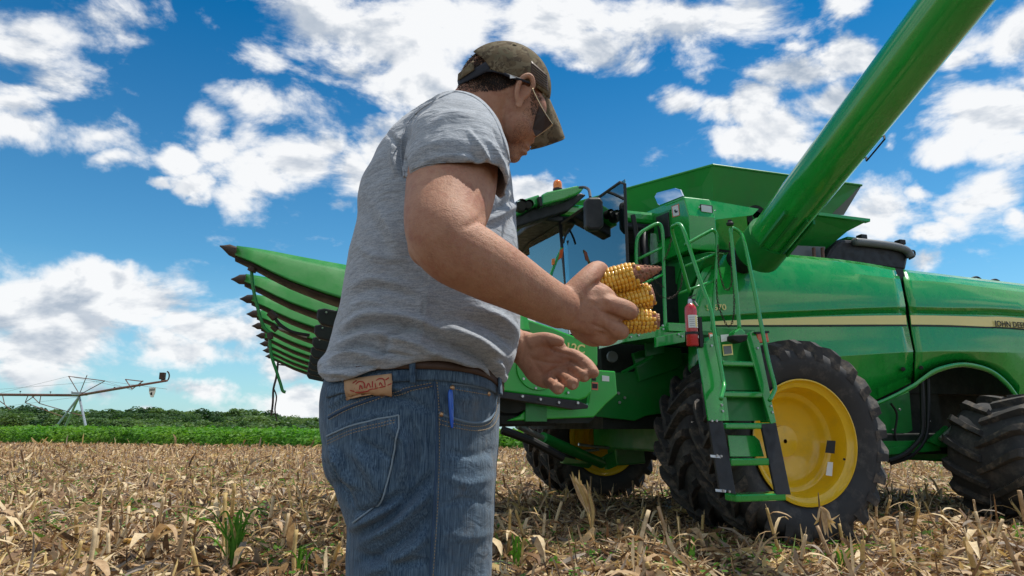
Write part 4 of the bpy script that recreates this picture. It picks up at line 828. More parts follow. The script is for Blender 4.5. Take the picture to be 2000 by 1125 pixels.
g.obj('distant_stubble', RES, None, kind='stuff', label='rows of short cut corn stubble farther back across the field', cat='crop stubble')
# one-off plants
def ribbon(g, P, w, mi, fold=.3):
    P = catmull(P, 5); n = len(P); T = np.gradient(P, axis=0); R = []
    for i in range(n):
        s_ = nrm(np.cross(nrm(T[i]), cF+ZX*.2)); ww = w*math.sin(.35+2.7*i/(n-1)); R.append([P[i]-s_*ww, P[i]+cF*ww*fold, P[i]+s_*ww])
    g.add(*loft(R), mi=mi)
def px(pts, y): return [TY(u, v, y+(0 if len(r_) == 0 else r_[0])) for u, v, *r_ in pts]
y_ = TZ(1160, 1075, 0)[1]; g = Geo(); g.add(*tube(px([(1162, 1082), (1157, 1040), (1148, 1000)], y_), [.012, .011, .010], 8, 3), mi=4)
for (tu, tv, w_, m_) in ((1117, 921, .020, 4), (1124, 930, .022, 0), (1131, 918, .014, 4), (1140, 950, .022, 1), (1113, 926, .012, 1), (1135, 938, .02, 4), (1121, 940, .024, 4)): ribbon(g, px([(1150, 1003), (1140+(tu-1125)*.5, 975), ((tu+1140)/2-3, 950), (tu, tv)], y_-.01*random.random()), w_, m_)
for (tu, tv, w_, m_) in ((1146, 938, .014, 4), (1152, 950, .02, 1), (1149, 945, .018, 2)): ribbon(g, px([(1156, 1040), (1158, 1000), (1152, 970), (tu, tv)], y_-.02), w_, m_)
ribbon(g, px([(1160, 1030), (1150, 1045), (1130, 1062), (1112, 1060)], y_-.03), .03, 0); ribbon(g, px([(1160, 1050), (1140, 1075), (1120, 1085)], y_-.04), .02, 1)
g.obj('open_corn_husk', RES, None, smooth=True, label='tall golden split corn husk standing on its stalk in front of the far wheels', cat='corn husk')
y_ = TZ(1612, 1088, 0)[1]; g = Geo(); g.add(*tube(px([(1605, 1096), (1603, 1050), (1601, 1000), (1598, 962)], y_), [.012, .010, .008, .003], 8, 3), mi=2)
for (tu, tv, w_) in ((1590, 1025, .016), (1612, 1045, .022), (1625, 1042, .02), (1634, 1033, .018), (1640, 1005, .012), (1618, 1050, .02), (1632, 1022, .02), (1586, 1003, .01)): ribbon(g, px([(1602, 990), (1607+(tu-1610)*.3, 1000), ((tu+1606)/2, 1015), (tu, tv)], y_-.02*random.random()), w_, random.choice([0, 0, 1, 4]))
g.obj('frayed_corn_husk', RES, None, smooth=True, label='frayed pale husk hanging on a bent stalk in front of the yellow rim', cat='corn husk')
GM = [M['weed'], RES[4]]
def grass(u, v, n, hpx, spr, name, label, cat):
    y_ = TZ(u, v, 0)[1]; g = Geo(); r = random.Random(int(u))
    for i in range(n):
        du = r.uniform(-.35, .35)*spr; h = hpx*r.uniform(.35, 1); b_ = r.gauss(0, spr*.6)
        ribbon(g, px([(u+du, v+4), (u+du+b_*.2, v-h*.5), (u+du+b_*.7, v-h*.9), (u+du+b_*1.4, v-h*r.uniform(.6, 1.0))], y_+r.uniform(-.12, .12)), r.uniform(.004, .010), 0 if r.random() < .85 else 1)
    g.obj(name, GM, None, smooth=True, label=label, cat=cat)
grass(455, 1112, 34, 130, 40, 'grass_clump', 'tall green grass clump left of the man at the bottom edge', 'grass clump')
grass(592, 1120, 12, 60, 30, 'grass_clump', 'small grass tuft close to the seat of the jeans', 'grass clump')
grass(1350, 1098, 14, 60, 18, 'grass_clump', 'upright bright grass tuft in front of the big front tyres', 'grass clump'); grass(1640, 1105, 12, 45, 34, 'grass_clump', 'low green tuft beside the frayed husk', 'grass clump'); grass(1010, 1105, 12, 70, 26, 'grass_clump', 'green tuft just right of the jeans leg', 'grass clump')
# low weeds
n = 9000; y = np.sqrt(rng.uniform(4.8**2, 22**2, n)); x = rng.uniform(-.85, .85, n)*y; cl_ = np.array([mn.noise(Vector((a*.55, b*.4, 3.))) for a, b in zip(x, y)]); ok = cl_ > .08; x, y = x[ok], y[ok]; k_ = 5
x = np.repeat(x, k_)+rng.normal(0, .05, len(x)*k_); y = np.repeat(y, k_)+rng.normal(0, .05, len(y)*k_); V, F = leaf_quads(np.stack([x, y, hump(x, y)+rng.uniform(.01, .10, len(x))], 1), .022, rng, .6)
mesh('low_weeds', V, F, M['weed'], kind='stuff', label='patches of small green weeds sprouting between the corn residue', cat='weeds')
# dropped ears
for u, v, lab in ((333, 1031, 'orange corn ear lying in the litter left of the grass clump'), (256, 1057, 'half hidden orange corn ear near the bottom left')):
    p = TZ(u, v, .04); g = Geo(); dz = nrm([1, random.uniform(-.5, .3), 0]); g.add(*revolve([(.002, -.08), (.018, -.07), (.024, -.03), (.024, .03), (.016, .065), (.002, .08)], p, dz, ZX, 14))
    g.obj('dropped_ear', mat('dry_kernels_'+str(u), (.62, .30, .05), .45, bump=(220, 1., .004), var=(60, .8, (.8, .5, .12))), None, smooth=True, label=lab, cat='corn cob')
# ------------------------------------------------------------------ the man
def dep(P): return float((np.asarray(P)-cC)@cF)
def S3(u, v, Y, w): P = TY(u, v, Y); return P, w*dep(P)/FPX
def limb(sec, n=20, sm=4, flat=1., ref=None):     # sec: (u, v, Y, half width in px [, thickness ratio])
    P = []; R = []; Fl = []
    for s_ in sec:
        p, r = S3(*s_[:4]); P.append(p); R.append(r); Fl.append(s_[4] if len(s_) > 4 else flat)
    Q = catmull(np.column_stack([P, R, Fl]), sm); P, R, Fl = Q[:, :3], Q[:, 3], Q[:, 4]; T = np.gradient(P, axis=0); V = []
    # round the two ends off
    P = np.concatenate([[P[0]-nrm(T[0])*R[0]*.45], P, [P[-1]+nrm(T[-1])*R[-1]*.55]]); R = np.concatenate([[R[0]*.6], R, [R[-1]*.6]]); Fl = np.concatenate([[Fl[0]], Fl, [Fl[-1]]]); T = np.gradient(P, axis=0)
    rf = np.array([0, 1., 0]) if ref is None else np.asarray(ref, float)
    for i in range(len(P)):
        tt = nrm(T[i]); up = nrm(rf-tt*(rf@tt)); sd_ = np.cross(tt, up)
        for k in range(n):
            x = 2*math.pi*k/n; V.append(P[i]+R[i]*(math.cos(x)*sd_+Fl[i]*math.sin(x)*up))
    m = len(P); F = [(i*n+k, i*n+(k+1) % n, (i+1)*n+(k+1) % n, (i+1)*n+k) for i in range(m-1) for k in range(n)]+[tuple(range(n))[::-1], tuple((m-1)*n+k for k in range(n))]
    return np.array(V), F
def ell(u, v, Y, ru, rv, ry, rot=0., n=24):
    c, _ = S3(u, v, Y, 1); k = dep(c)/FPX; V = []; cr, sr = math.cos(rot), math.sin(rot); ex = cR*cr-cU*sr; ez = cR*sr+cU*cr
    th = np.linspace(0, math.pi, n//2+1); R = [[c+ex*ru*k*math.sin(t_)*math.cos(p)+cF*ry*math.sin(t_)*math.sin(p)+ez*rv*k*math.cos(t_) for p in np.linspace(0, 2*math.pi, n, endpoint=False)] for t_ in np.clip(th, .02, math.pi-.02)]
    V, F = loft(R, True); m = len(R); return V, F+[tuple(range(n))[::-1], tuple((m-1)*n+k for k in range(n))]
def union(name, shapes, voxel, smooth=6, fac=.5):
    g = Geo()
    for s_ in shapes: g.add(*s_)
    o = mesh('tmp_'+name, np.concatenate(g.V), g.F, None); o.location = (0, 0, 0); o.data.vertices.foreach_set('co', np.concatenate(g.V).astype(np.float32).ravel())
    bm = bmesh.new(); bm.from_mesh(o.data); bmesh.ops.recalc_face_normals(bm, faces=bm.faces); bm.to_mesh(o.data); bm.free()
    r_ = o.modifiers.new('r', 'REMESH'); r_.mode = 'VOXEL'; r_.voxel_size = voxel; r_.adaptivity = 0
    s_ = o.modifiers.new('s', 'SMOOTH'); s_.factor = fac; s_.iterations = smooth
    dg = bpy.context.evaluated_depsgraph_get(); dg.update(); me = bpy.data.meshes.new_from_object(o.evaluated_get(dg))
    V = np.empty(len(me.vertices)*3, np.float32); me.vertices.foreach_get('co', V); V = V.reshape(-1, 3).astype(float)
    F = [tuple(p.vertices) for p in me.polygons]; bpy.data.objects.remove(o); bpy.data.meshes.remove(me); return V, F
def vnorm(V, F):
    F = np.array([f if len(f) == 4 else (*f, f[-1]) for f in F]); n = np.cross(V[F[:, 2]]-V[F[:, 0]], V[F[:, 3]]-V[F[:, 1]]); N = np.zeros_like(V)
    for k in range(4): np.add.at(N, F[:, k], n)
    return N/(np.linalg.norm(N, axis=1)[:, None]+1e-12)
def proj(V): q = V-cC; z = q@cF; return np.stack([1000+FPX*(q@cR)/z, 562.5-FPX*(q@cU)/z], 1)
def seg_d(UV, pl):
    pl = np.asarray(pl, float); best = np.full(len(UV), 1e9); tt = np.zeros(len(UV)); L = np.concatenate([[0], np.cumsum(np.linalg.norm(np.diff(pl, axis=0), axis=1))])
    for i in range(len(pl)-1):
        a, b = pl[i], pl[i+1]; d_ = b-a; l2 = d_@d_; t_ = np.clip(((UV-a)@d_)/l2, 0, 1); dd = np.linalg.norm(UV-(a+t_[:, None]*d_), axis=1); m = dd < best; best[m] = dd[m]; tt[m] = ((L[i]+t_*(L[i+1]-L[i]))/L[-1])[m]
    return best, tt
def folds(V, F, L, side=1.):      # L: (polyline, width px, height m); only the cloth turned this way
    N = vnorm(V, F); UV = proj(V); face = np.einsum('ij,ij->i', N, cC-V) > 0; D = np.zeros(len(V))
    for pl, w_, h in L:
        pc = catmull([(a, b, 0) for a, b in pl], 5)[:, :2]; lo = pc.min(0)-4*w_; hi = pc.max(0)+4*w_
        m = np.where((UV > lo).all(1) & (UV < hi).all(1) & face)[0]
        if len(m) == 0: continue
        d_, t_ = seg_d(UV[m], pc); D[m] += h*np.exp(-(d_/w_)**2)*np.sin(np.clip(t_*1.0, 0, 1)*math.pi*.92+.12)**.6
    return V+N*D[:, None], N
def bvh(V, F): return BVHTree.FromPolygons([tuple(v) for v in V], F)
def hit(bv, u, v, off=0.):
    r = nrm(ray(u, v)); p, n_, i, dd = bv.ray_cast(Vector(cC), Vector(r), 20)
    if p is None: return None
    n_ = np.array(n_); n_ = n_ if n_@r < 0 else -n_
    return np.array(p)+n_*off, n_
def on_line(bv, pts, off, sm=5):
    out = []
    for u, v in (catmull([(a, b, 0) for a, b in pts], sm)[:, :2] if sm else pts):
        h = hit(bv, u, v, off)
        if h: out.append(h[0])
    return np.array(out)
def seam(bv, pts, r, off=.0, sm=6, n=6): P = on_line(bv, pts, off, sm); return tube(P, r, n)
def stitches(bv, pts, m, name, parent, r=.0006, L=.0032, gap=.0022, off=.0012):
    P = on_line(bv, pts, off, 14); s = np.concatenate([[0], np.cumsum(np.linalg.norm(np.diff(P, axis=0), axis=1))]); g = Geo()
    for x in np.arange(0, s[-1]-L, L+gap):
        q = [np.array([np.interp(y, s, P[:, j]) for j in range(3)]) for y in (x, x+L)]; g.add(*tube(q, r, 4))
    return g.obj(name, m, parent, kind='stuff')
def patch(bv, quad, nu, nv, off, th):  # quad of four pixel corners draped on a surface
    q = np.array(quad, float); R = []
    for j in range(nv+1):
        row = []
        for i in range(nu+1):
            a, b = i/nu, j/nv; p = (q[0]*(1-a)+q[1]*a)*(1-b)+(q[3]*(1-a)+q[2]*a)*b; h = hit(bv, p[0], p[1], off+th)
            row.append(h[0] if h else None)
        R.append(row)
    for j in range(nv+1):
        for i in range(nu+1):
            if R[j][i] is None: R[j][i] = next((x for x in R[j] if x is not None), None)
    return loft(R)
def drape(name, V, F, m, parent, th=.002, **kw):
    o = mesh(name, V, F, m, parent, smooth=True, **kw); s_ = o.modifiers.new('s', 'SOLIDIFY'); s_.thickness = th; s_.offset = 0; return o
def poly_drape(bv, poly, step, off):   # arbitrary pixel outline draped as a triangulated sheet
    poly = np.asarray(poly, float)
    def inside(p):
        c = False; j = len(poly)-1
        for i in range(len(poly)):
            if (poly[i][1] > p[1]) != (poly[j][1] > p[1]) and p[0] < (poly[j][0]-poly[i][0])*(p[1]-poly[i][1])/(poly[j][1]-poly[i][1])+poly[i][0]: c = not c
            j = i
        return c
    lo = poly.min(0); hi = poly.max(0); nx = int((hi[0]-lo[0])/step)+2; ny = int((hi[1]-lo[1])/step)+2; idx = {}; V = []; F = []
    for j in range(ny):
        for i in range(nx):
            p = (lo[0]+i*step, lo[1]+j*step)
            if inside(p):
                h = hit(bv, p[0], p[1], off)
                if h: idx[i, j] = len(V); V.append(h[0])
    for (i, j) in list(idx):
        if (i+1, j) in idx and (i, j+1) in idx and (i+1, j+1) in idx: F.append((idx[i, j], idx[i+1, j], idx[i+1, j+1], idx[i, j+1]))
    return np.array(V), F, inside
# materials
def skin_fn(t, p, pos, c):
    n1 = t.noise(pos, 14, 5, .6); n2 = t.noise(pos, 160, 3, .6); n3 = t.noise(pos, 38, 4, .6)
    col = t.mix(t.mr(n1, .35, .68), (.47, .26, .17, 1), (.36, .17, .105, 1)); col = t.mix(t.mr(n3, .48, .72, 0, .55), col, (.30, .095, .065, 1)); col = t.mix(t.mr(t.noise(pos, 90, 4, .7), .55, .75, 0, .4), col, (.19, .085, .05, 1))
    t.put(p.inputs['Base Color'], t.mix(t.mr(n2, .3, .7, 0, .25), col, (.55, .30, .19, 1)))
    p.inputs['Subsurface Weight'].default_value = .12; p.inputs['Subsurface Radius'].default_value = (.012, .004, .002); p.inputs['Subsurface Scale'].default_value = .5
    b = t.add('ShaderNodeBump', Strength=.6, Distance=.0013, Height=t.math('ADD', n2, t.noise(pos, 420, 2))); t.put(p.inputs['Normal'], b.outputs[0])
M['skin'] = mat('skin', (.4, .2, .12), .62, spec=.28, fn=skin_fn)
def shirt_fn(t, p, pos, c):
    s1 = t.vm('MULTIPLY', pos, (300, 300, 900)).outputs[0]; n1 = t.noise(s1, 1, 2, .5); s2 = t.vm('MULTIPLY', pos, (60, 60, 340)).outputs[0]; n2 = t.noise(s2, 1, 3, .6); n3 = t.noise(pos, 5, 4)
    f = t.math('ADD', t.math('MULTIPLY', n1, .5), t.math('MULTIPLY', n2, .5)); col = t.mix(t.mr(f, .38, .64), (.22, .245, .275, 1), (.44, .465, .50, 1))
    t.put(p.inputs['Base Color'], t.mix(t.mr(n3, .5, .7, 0, .25), col, (.27, .275, .285, 1)))
    b = t.add('ShaderNodeBump', Strength=.3, Distance=.001, Height=n1); sw = t.vm('MULTIPLY', pos, (16, 16, 42)).outputs[0]; b2 = t.add('ShaderNodeBump', Strength=.7, Distance=.007, Height=t.noise(sw, 1, 3, .5, 1.2), Normal=b.outputs[0]); t.put(p.inputs['Normal'], b2.outputs[0])
M['shirt'] = mat('heather_jersey', (.3, .3, .32), .88, spec=.15, fn=shirt_fn, sheen=.25)
def denim_fn(t, p, pos, c):
    s1 = t.vm('MULTIPLY', pos, (480, 480, 26)).outputs[0]; n1 = t.noise(s1, 1, 3, .6); s2 = t.vm('MULTIPLY', pos, (700, 700, 1400)).outputs[0]; n2 = t.noise(s2, 1, 2); n3 = t.noise(pos, 9, 5, .6)
    col = t.mix(t.mr(n1, .36, .72), (.016, .042, .085, 1), (.15, .235, .32, 1)); col = t.mix(t.mr(n2, .35, .7, 0, .22), col, (.20, .27, .34, 1)); col = t.mix(t.mr(n3, .4, .7, 0, .45), col, (.02, .045, .085, 1))
    x = t.add('ShaderNodeSeparateXYZ', Vector=pos); fade = t.math('MULTIPLY', t.mr(x.outputs[0], -.14, -.05, 0, 1, True), t.mr(x.outputs[2], 1.12, .98, 0, 1, True))
    col = t.mix(t.math('MULTIPLY', fade, t.mr(n3, .25, .6, .05, .45)), col, (.13, .155, .165, 1)); col = t.mix(t.math('MULTIPLY', fade, t.mr(t.noise(pos, 16, 5, .7), .52, .72, 0, .5)), col, (.24, .19, .13, 1))
    t.put(p.inputs['Base Color'], col); b = t.add('ShaderNodeBump', Strength=.45, Distance=.0012, Height=t.math('ADD', n1, n2)); b2 = t.add('ShaderNodeBump', Strength=.6, Distance=.006, Height=t.noise(t.vm('MULTIPLY', pos, (26, 26, 34)).outputs[0], 1, 4, .55, 1.5), Normal=b.outputs[0]); t.put(p.inputs['Normal'], b2.outputs[0])
M['denim'] = mat('blue_denim', (.05, .1, .18), .85, spec=.15, fn=denim_fn, sheen=.15)
def camo_fn(t, p, pos, c):
    n1 = t.noise(pos, 26, 3, .6, 1.2); n2 = t.noise(pos, 60, 3, .6, .8)
    col = t.mix(t.mr(n1, .44, .52), (.135, .10, .06, 1), (.185, .15, .095, 1)); col = t.mix(t.mr(n2, .52, .58), col, (.085, .062, .04, 1)); col = t.mix(t.mr(t.noise(pos, 34, 2, .5, .6), .58, .63), col, (.135, .115, .07, 1))
    t.put(p.inputs['Base Color'], col); b = t.add('ShaderNodeBump', Strength=.4, Distance=.001, Height=t.noise(pos, 900, 2)); t.put(p.inputs['Normal'], b.outputs[0])
M['camo'] = mat('camouflage_cloth', (.15, .12, .07), .9, spec=.12, fn=camo_fn)
M['hair'] = mat('dark_brown_hair', (.022, .013, .008), .5); M['stubble'] = mat('beard_hair', (.035, .018, .010), .5)
M['armhair'] = mat('arm_hair', (.42, .25, .12), .4)
M['leather'] = mat('brown_leather', (.055, .028, .018), .55, var=(30, .5, (.09, .05, .03)), bump=(200, .3, .001))
M['patchleather'] = mat('tan_leather_patch', (.55, .34, .19), .7, var=(30, .5, (.42, .24, .13)))
M['patchred'] = mat('red_print', (.42, .045, .035), .7); M['thread'] = mat('tan_thread', (.36, .27, .16), .8); M['threadgrey'] = mat('faded_thread', (.13, .18, .23), .8)
M['threadpocket'] = mat('worn_pocket_edge', (.24, .31, .37), .8); M['seamdark'] = mat('seam_shadow_denim', (.035, .07, .13), .85); M['copper'] = mat('copper_rivet', (.55, .33, .18), .4, metal=.9)
M['pen'] = mat('blue_pen', (.005, .10, .55), .25, coat=.6); M['gold'] = mat('gold_wire', (.80, .62, .38), .22, metal=1.); M['lens'] = mat('dark_lens', (.045, .026, .020), .35, spec=.3)
M['strap'] = mat('navy_strap', (.012, .014, .022), .7); M['binding'] = mat('collar_binding', (.40, .30, .30), .8); M['lip'] = mat('lips', (.36, .13, .095), .5)
M['boot'] = mat('work_boot', (.09, .05, .03), .7)
YC = 1.42
# --- body: head, neck, trunk, arms, hands, legs as one skin
HND = [limb([(1098, 601, 1.155, 43, .72), (1122, 600, 1.165, 48, .55), (1148, 601, 1.17, 54, .45), (1172, 605, 1.175, 53, .42), (1190, 609, 1.18, 44, .40)]),
 limb([(1118, 580, 1.16, 28), (1142, 552, 1.17, 24), (1160, 532, 1.19, 20), (1171, 527, 1.205, 17), (1182, 540, 1.225, 14)], 14),
 limb([(1172, 590, 1.175, 22), (1196, 598, 1.170, 21), (1214, 603, 1.172, 20.5), (1228, 608, 1.185, 19), (1234, 610, 1.205, 15), (1228, 612, 1.228, 13)], 14),
 limb([(1165, 625, 1.180, 22), (1188, 636, 1.178, 21), (1204, 645, 1.182, 19), (1214, 648, 1.198, 16), (1208, 645, 1.222, 13)], 14),
 limb([(1148, 640, 1.185, 22), (1166, 655, 1.188, 19), (1184, 660, 1.195, 16.5), (1196, 656, 1.212, 14), (1192, 645, 1.23, 12)], 14),
 limb([(1128, 636, 1.19, 20), (1146, 656, 1.20, 17), (1164, 664, 1.212, 14), (1176, 658, 1.225, 12)], 14)]
LH = [limb([(985, 672, 1.52, 33), (1018, 678, 1.50, 33, .8), (1040, 690, 1.49, 40, .50), (1062, 704, 1.485, 50, .30), (1084, 714, 1.485, 49, .25), (1100, 720, 1.485, 38, .24)]),
 limb([(1040, 672, 1.48, 22, .8), (1060, 663, 1.468, 15, .9), (1078, 664, 1.46, 13), (1096, 668, 1.455, 10)], 14),
 limb([(1092, 696, 1.485, 16, .7), (1116, 694, 1.48, 14), (1136, 704, 1.465, 13), (1151, 717, 1.447, 12.5), (1160, 730, 1.432, 11.5)], 14),
 limb([(1092, 714, 1.485, 14, .7), (1114, 716, 1.478, 12.5), (1131, 724, 1.458, 13.5), (1142, 735, 1.435, 13.5)], 14),
 limb([(1082, 728, 1.485, 14, .7), (1098, 733, 1.475, 12), (1110, 741, 1.452, 13.5), (1119, 750, 1.428, 13.5)], 14),
 limb([(1066, 730, 1.485, 13, .7), (1074, 745, 1.475, 11.5), (1083, 752, 1.452, 13), (1091, 759, 1.430, 13)], 14),
 ell(1056, 688, 1.474, 27, 16, .012, -.4)]
ARMR = limb([(895, 265, 1.24, 58), (891, 300, 1.17, 80), (884, 345, 1.125, 88), (878, 385, 1.09, 87), (869, 430, 1.045, 80.5), (872, 462, 1.02, 76), (890, 488, 1.015, 71), (925, 508, 1.025, 68), (965, 530, 1.05, 63), (1005, 552, 1.08, 56), (1045, 575, 1.11, 49), (1078, 592, 1.14, 44), (1100, 602, 1.16, 42)], 28, 5)
ELB = ell(842, 480, 1.035, 46, 46, .045)
ARML = limb([(905, 250, 1.58, 55), (925, 400, 1.66, 50), (935, 560, 1.66, 45), (960, 640, 1.60, 40), (1000, 672, 1.52, 34)], 20)
HEAD = [ell(980, 171, YC, 85, 78, .080, .15), ell(1011, 226, YC, 50, 62, .066, -.12), limb([(1000, 190, YC, 66), (1012, 240, YC, 46), (1011, 270, YC+.01, 30), (1001, 299, YC+.015, 19)], 24),
 ell(1044, 208, YC, 24, 38, .055, -.2), ell(1028, 262, YC+.018, 13, 17, .02, -.5), ell(1037, 277, YC+.012, 10, 8, .015), ell(1028, 288, YC+.012, 9, 5, .019, .5), ell(1022, 297, YC+.012, 9, 5, .019, .5), ell(1003, 307, YC+.02, 14, 11, .024), ell(1010, 245, YC-.025, 32, 34, .040)]
NECK = limb([(985, 185, YC, 62), (952, 205, YC, 64), (928, 240, YC, 68), (900, 300, YC, 70)], 26)
EAR = [limb([(1012, 200, YC-.080, 4), (1009, 186, YC-.086, 5), (1012, 167, YC-.091, 5.5), (1020, 153, YC-.093, 5.5), (1031, 147, YC-.090, 5.5), (1039, 153, YC-.086, 5.5), (1041, 168, YC-.082, 5), (1035, 181, YC-.079, 5), (1025, 190, YC-.078, 5)], 10, 4),
 limb([(1027, 172, YC-.078, 12, .3), (1020, 185, YC-.078, 10, .35), (1014, 200, YC-.078, 8, .5), (1013, 207, YC-.079, 6.5, .6)], 12)]
def ringbody(rows, exp=2.3, n=40, hem=None):
    R = []
    for i, (v, uL, uR, b) in enumerate(rows):
        row = []; c = TY((uL+uR)/2, v, YC); a = (uR-uL)/2*dep(c)/FPX*.985
        for k in range(n):
            x = 2*math.pi*k/n; cx, sx = math.cos(x), math.sin(x)
            row.append(c+cR*a*np.sign(cx)*abs(cx)**(2/exp)+np.array([0, b*np.sign(sx)*abs(sx)**(2/exp), 0]))
        R.append(row)
    V, F = loft(R, True); m = len(R); return V, F+[tuple(range(n))[::-1], tuple((m-1)*n+k for k in range(n))]
def irows(tab, n):
    t_ = np.array(tab, float); v = np.linspace(t_[0, 0], t_[-1, 0], n); return [(x, *[np.interp(x, t_[:, 0], t_[:, j]) for j in (1, 2, 3)]) for x in v]
TRUNK = ringbody([(270, 850, 960, .06), (320, 800, 975, .12), (420, 745, 990, .14), (600, 695, 1000, .165), (740, 665, 965, .165), (850, 665, 955, .165)])
man = empty('person', (TY(830, 1000, YC)[0], YC, 0), 'man in grey t-shirt, jeans and camouflage cap looking down at cobs in his hand', 'person')
LEGS = [limb([(850, 900, 1.32, 70), (830, 1100, 1.32, 70)], 16)]
def legs(px0, r0, y, r1=.055, r2=.045):
    return tube([np.array([px0, y, .86]), np.array([px0+.01, y, .68]), np.array([px0+.02, y, .45]), np.array([px0-.02, y, .10])], [r0, r0*.92, r0*.62, r2*.95], 18, 5)
XL = TY(825, 1050, 1.32)[0]
LEGS = [legs(XL, .085, 1.32), legs(XL-.02, .085, 1.54)]
Vb, Fb = union('body', HND+LH+[ARMR, ELB, ARML, NECK, TRUNK]+HEAD+EAR, .0026, 4)
fl_ = [([(1172, 606), (1200, 618), (1230, 629)], 3, -.003), ([(1150, 566), (1166, 552), (1182, 560)], 4, -.003), ([(1152, 632), (1178, 642), (1200, 662)], 2.6, -.002), ([(1148, 585), (1165, 590)], 8, .0015), ([(1128, 665), (1118, 655)], 3, .001), ([(1148, 590), (1175, 600)], 3, -.0008), ([(1185, 620), (1210, 628), (1230, 630)], 2.5, -.0012), ([(1165, 648), (1190, 655)], 2.5, -.0012), ([(1180, 585), (1195, 590)], 6, .0016), ([(1175, 622), (1188, 630)], 6, .0014),
 ([(1064, 662), (1075, 680), (1100, 690), (1122, 696)], 2.6, -.0022), ([(1040, 702), (1070, 708), (1096, 710), (1116, 704)], 2.4, -.0022), ([(1056, 742), (1072, 726), (1094, 716), (1116, 712)], 2.2, -.0022), ([(1110, 704), (1128, 712), (1142, 722)], 2.2, -.003), ([(1094, 722), (1112, 728), (1128, 738)], 2.2, -.003), ([(1078, 736), (1092, 742), (1104, 752)], 2.2, -.003), ([(1020, 645), (1024, 680), (1018, 710)], 3, -.0012), ([(1030, 690), (1045, 710), (1060, 735)], 4, -.0010),
 ([(1130, 706), (1140, 700)], 2, -.001), ([(1118, 730), (1128, 724)], 2, -.001), ([(1100, 745), (1110, 738)], 2, -.001), ([(1080, 750), (1090, 744)], 2, -.001),
 ([(948, 408), (935, 430), (905, 445)], 7, -.002), ([(850, 470), (870, 492), (890, 515)], 14, -.002), ([(830, 440), (845, 480)], 12, .0015),
 ([(1020, 292), (1028, 291)], 2, -.001), ([(1022, 270), (1012, 282), (1010, 296)], 3, -.0015), ([(960, 215), (975, 230), (985, 250)], 4, -.001)]
fl = [(a_, b_, h_*(1.7 if a_[0][0] > 1015 else 1.1)) for a_, b_, h_ in fl_]; Vb, Nb = folds(Vb, Fb, fl)
body = mesh('body', Vb, Fb, M['skin'], man, smooth=True); bvB = bvh(Vb, Fb)
M['nail'] = mat('finger_nail', (.52, .33, .25), .35, coat=.3)
for u, v, du, dv in ((1146, 741, 5, 6), (1122, 757, 5, 6), (1096, 766, 4, 5)):
    V_, F_ = [], []
    pts_ = [hit(bvB, u+du*math.cos(x)*.8-1, v+dv*math.sin(x)*.8-3, .0006) for x in np.linspace(0, 6.283, 12, endpoint=False)]
    if all(p is not None for p in pts_): mesh('fingernail', np.array([p[0] for p in pts_]), [tuple(range(12))], M['nail'], body, smooth=True)
def smooth_rim(bm, it):
    bv_ = [v for v in bm.verts if v.is_boundary]; nb = {v: [e.other_vert(v) for e in v.link_edges if e.is_boundary] for v in bv_}
    for _ in range(it):
        nc = {v: v.co*.4+sum((w_.co for w_ in nb[v]), Vector())*(.6/len(nb[v])) for v in bv_ if nb[v]}
        for v, c in nc.items(): v.co = c
    inner = {w_ for v in bv_ for e in v.link_edges for w_ in (e.other_vert(v),) if not w_.is_boundary}
    for _ in range(4): bmesh.ops.smooth_vert(bm, verts=list(inner), factor=.5)
# --- jeans
JT = [(716, 655, 973, .178), (740, 642, 979, .182), (780, 633, 979, .188), (830, 633, 978, .192), (870, 639, 976, .192), (920, 654, 972, .190), (960, 666, 970, .187)]
JN = ringbody(irows(JT, 14)+[(990, 676, 969, .185), (1015, 684, 968, .18)], 2.5, 44)
def leg2(y, k, du=0):
    rows = []; 
    for (v, uL, uR) in ((830, 740+du, 920+du*.4), (860, 712+du, 948+du*.4), (900, 690+du, 966+du*.4), (960, 688+du, 968+du*.4), (1020, 686+du, 967+du*.4), (1070, 684+du, 965+du*.4), (1125, 683+du, 963+du*.4)):
        c = TY((uL+uR)/2, v, y); rows.append((c, (uR-uL)/2*dep(c)/FPX*.98))
    c0, a0 = rows[-1]
    for z, kx, dx in ((.55, .86, .01), (.42, .74, .015), (.25, .66, .0), (.10, .62, -.02), (.05, .62, -.02)): rows.append((np.array([c0[0]+dx, y, z]), a0*kx))
    R = []
    for c, a in rows: R.append([c+cR*a*math.cos(x)+np.array([0, min(a, .105)*math.sin(x), 0]) for x in np.linspace(0, 2*math.pi, 28, endpoint=False)])
    V, F = loft(R, True); n = 28; m = len(R); return V, F+[tuple(range(n))[::-1], tuple((m-1)*n+j for j in range(n))]
Vj, Fj = union('jeans', [JN, leg2(1.335, 1), leg2(1.53, 1, -10), ell(700, 880, 1.35, 62, 80, .10), ell(690, 880, 1.52, 58, 82, .10)], .0042, 5)
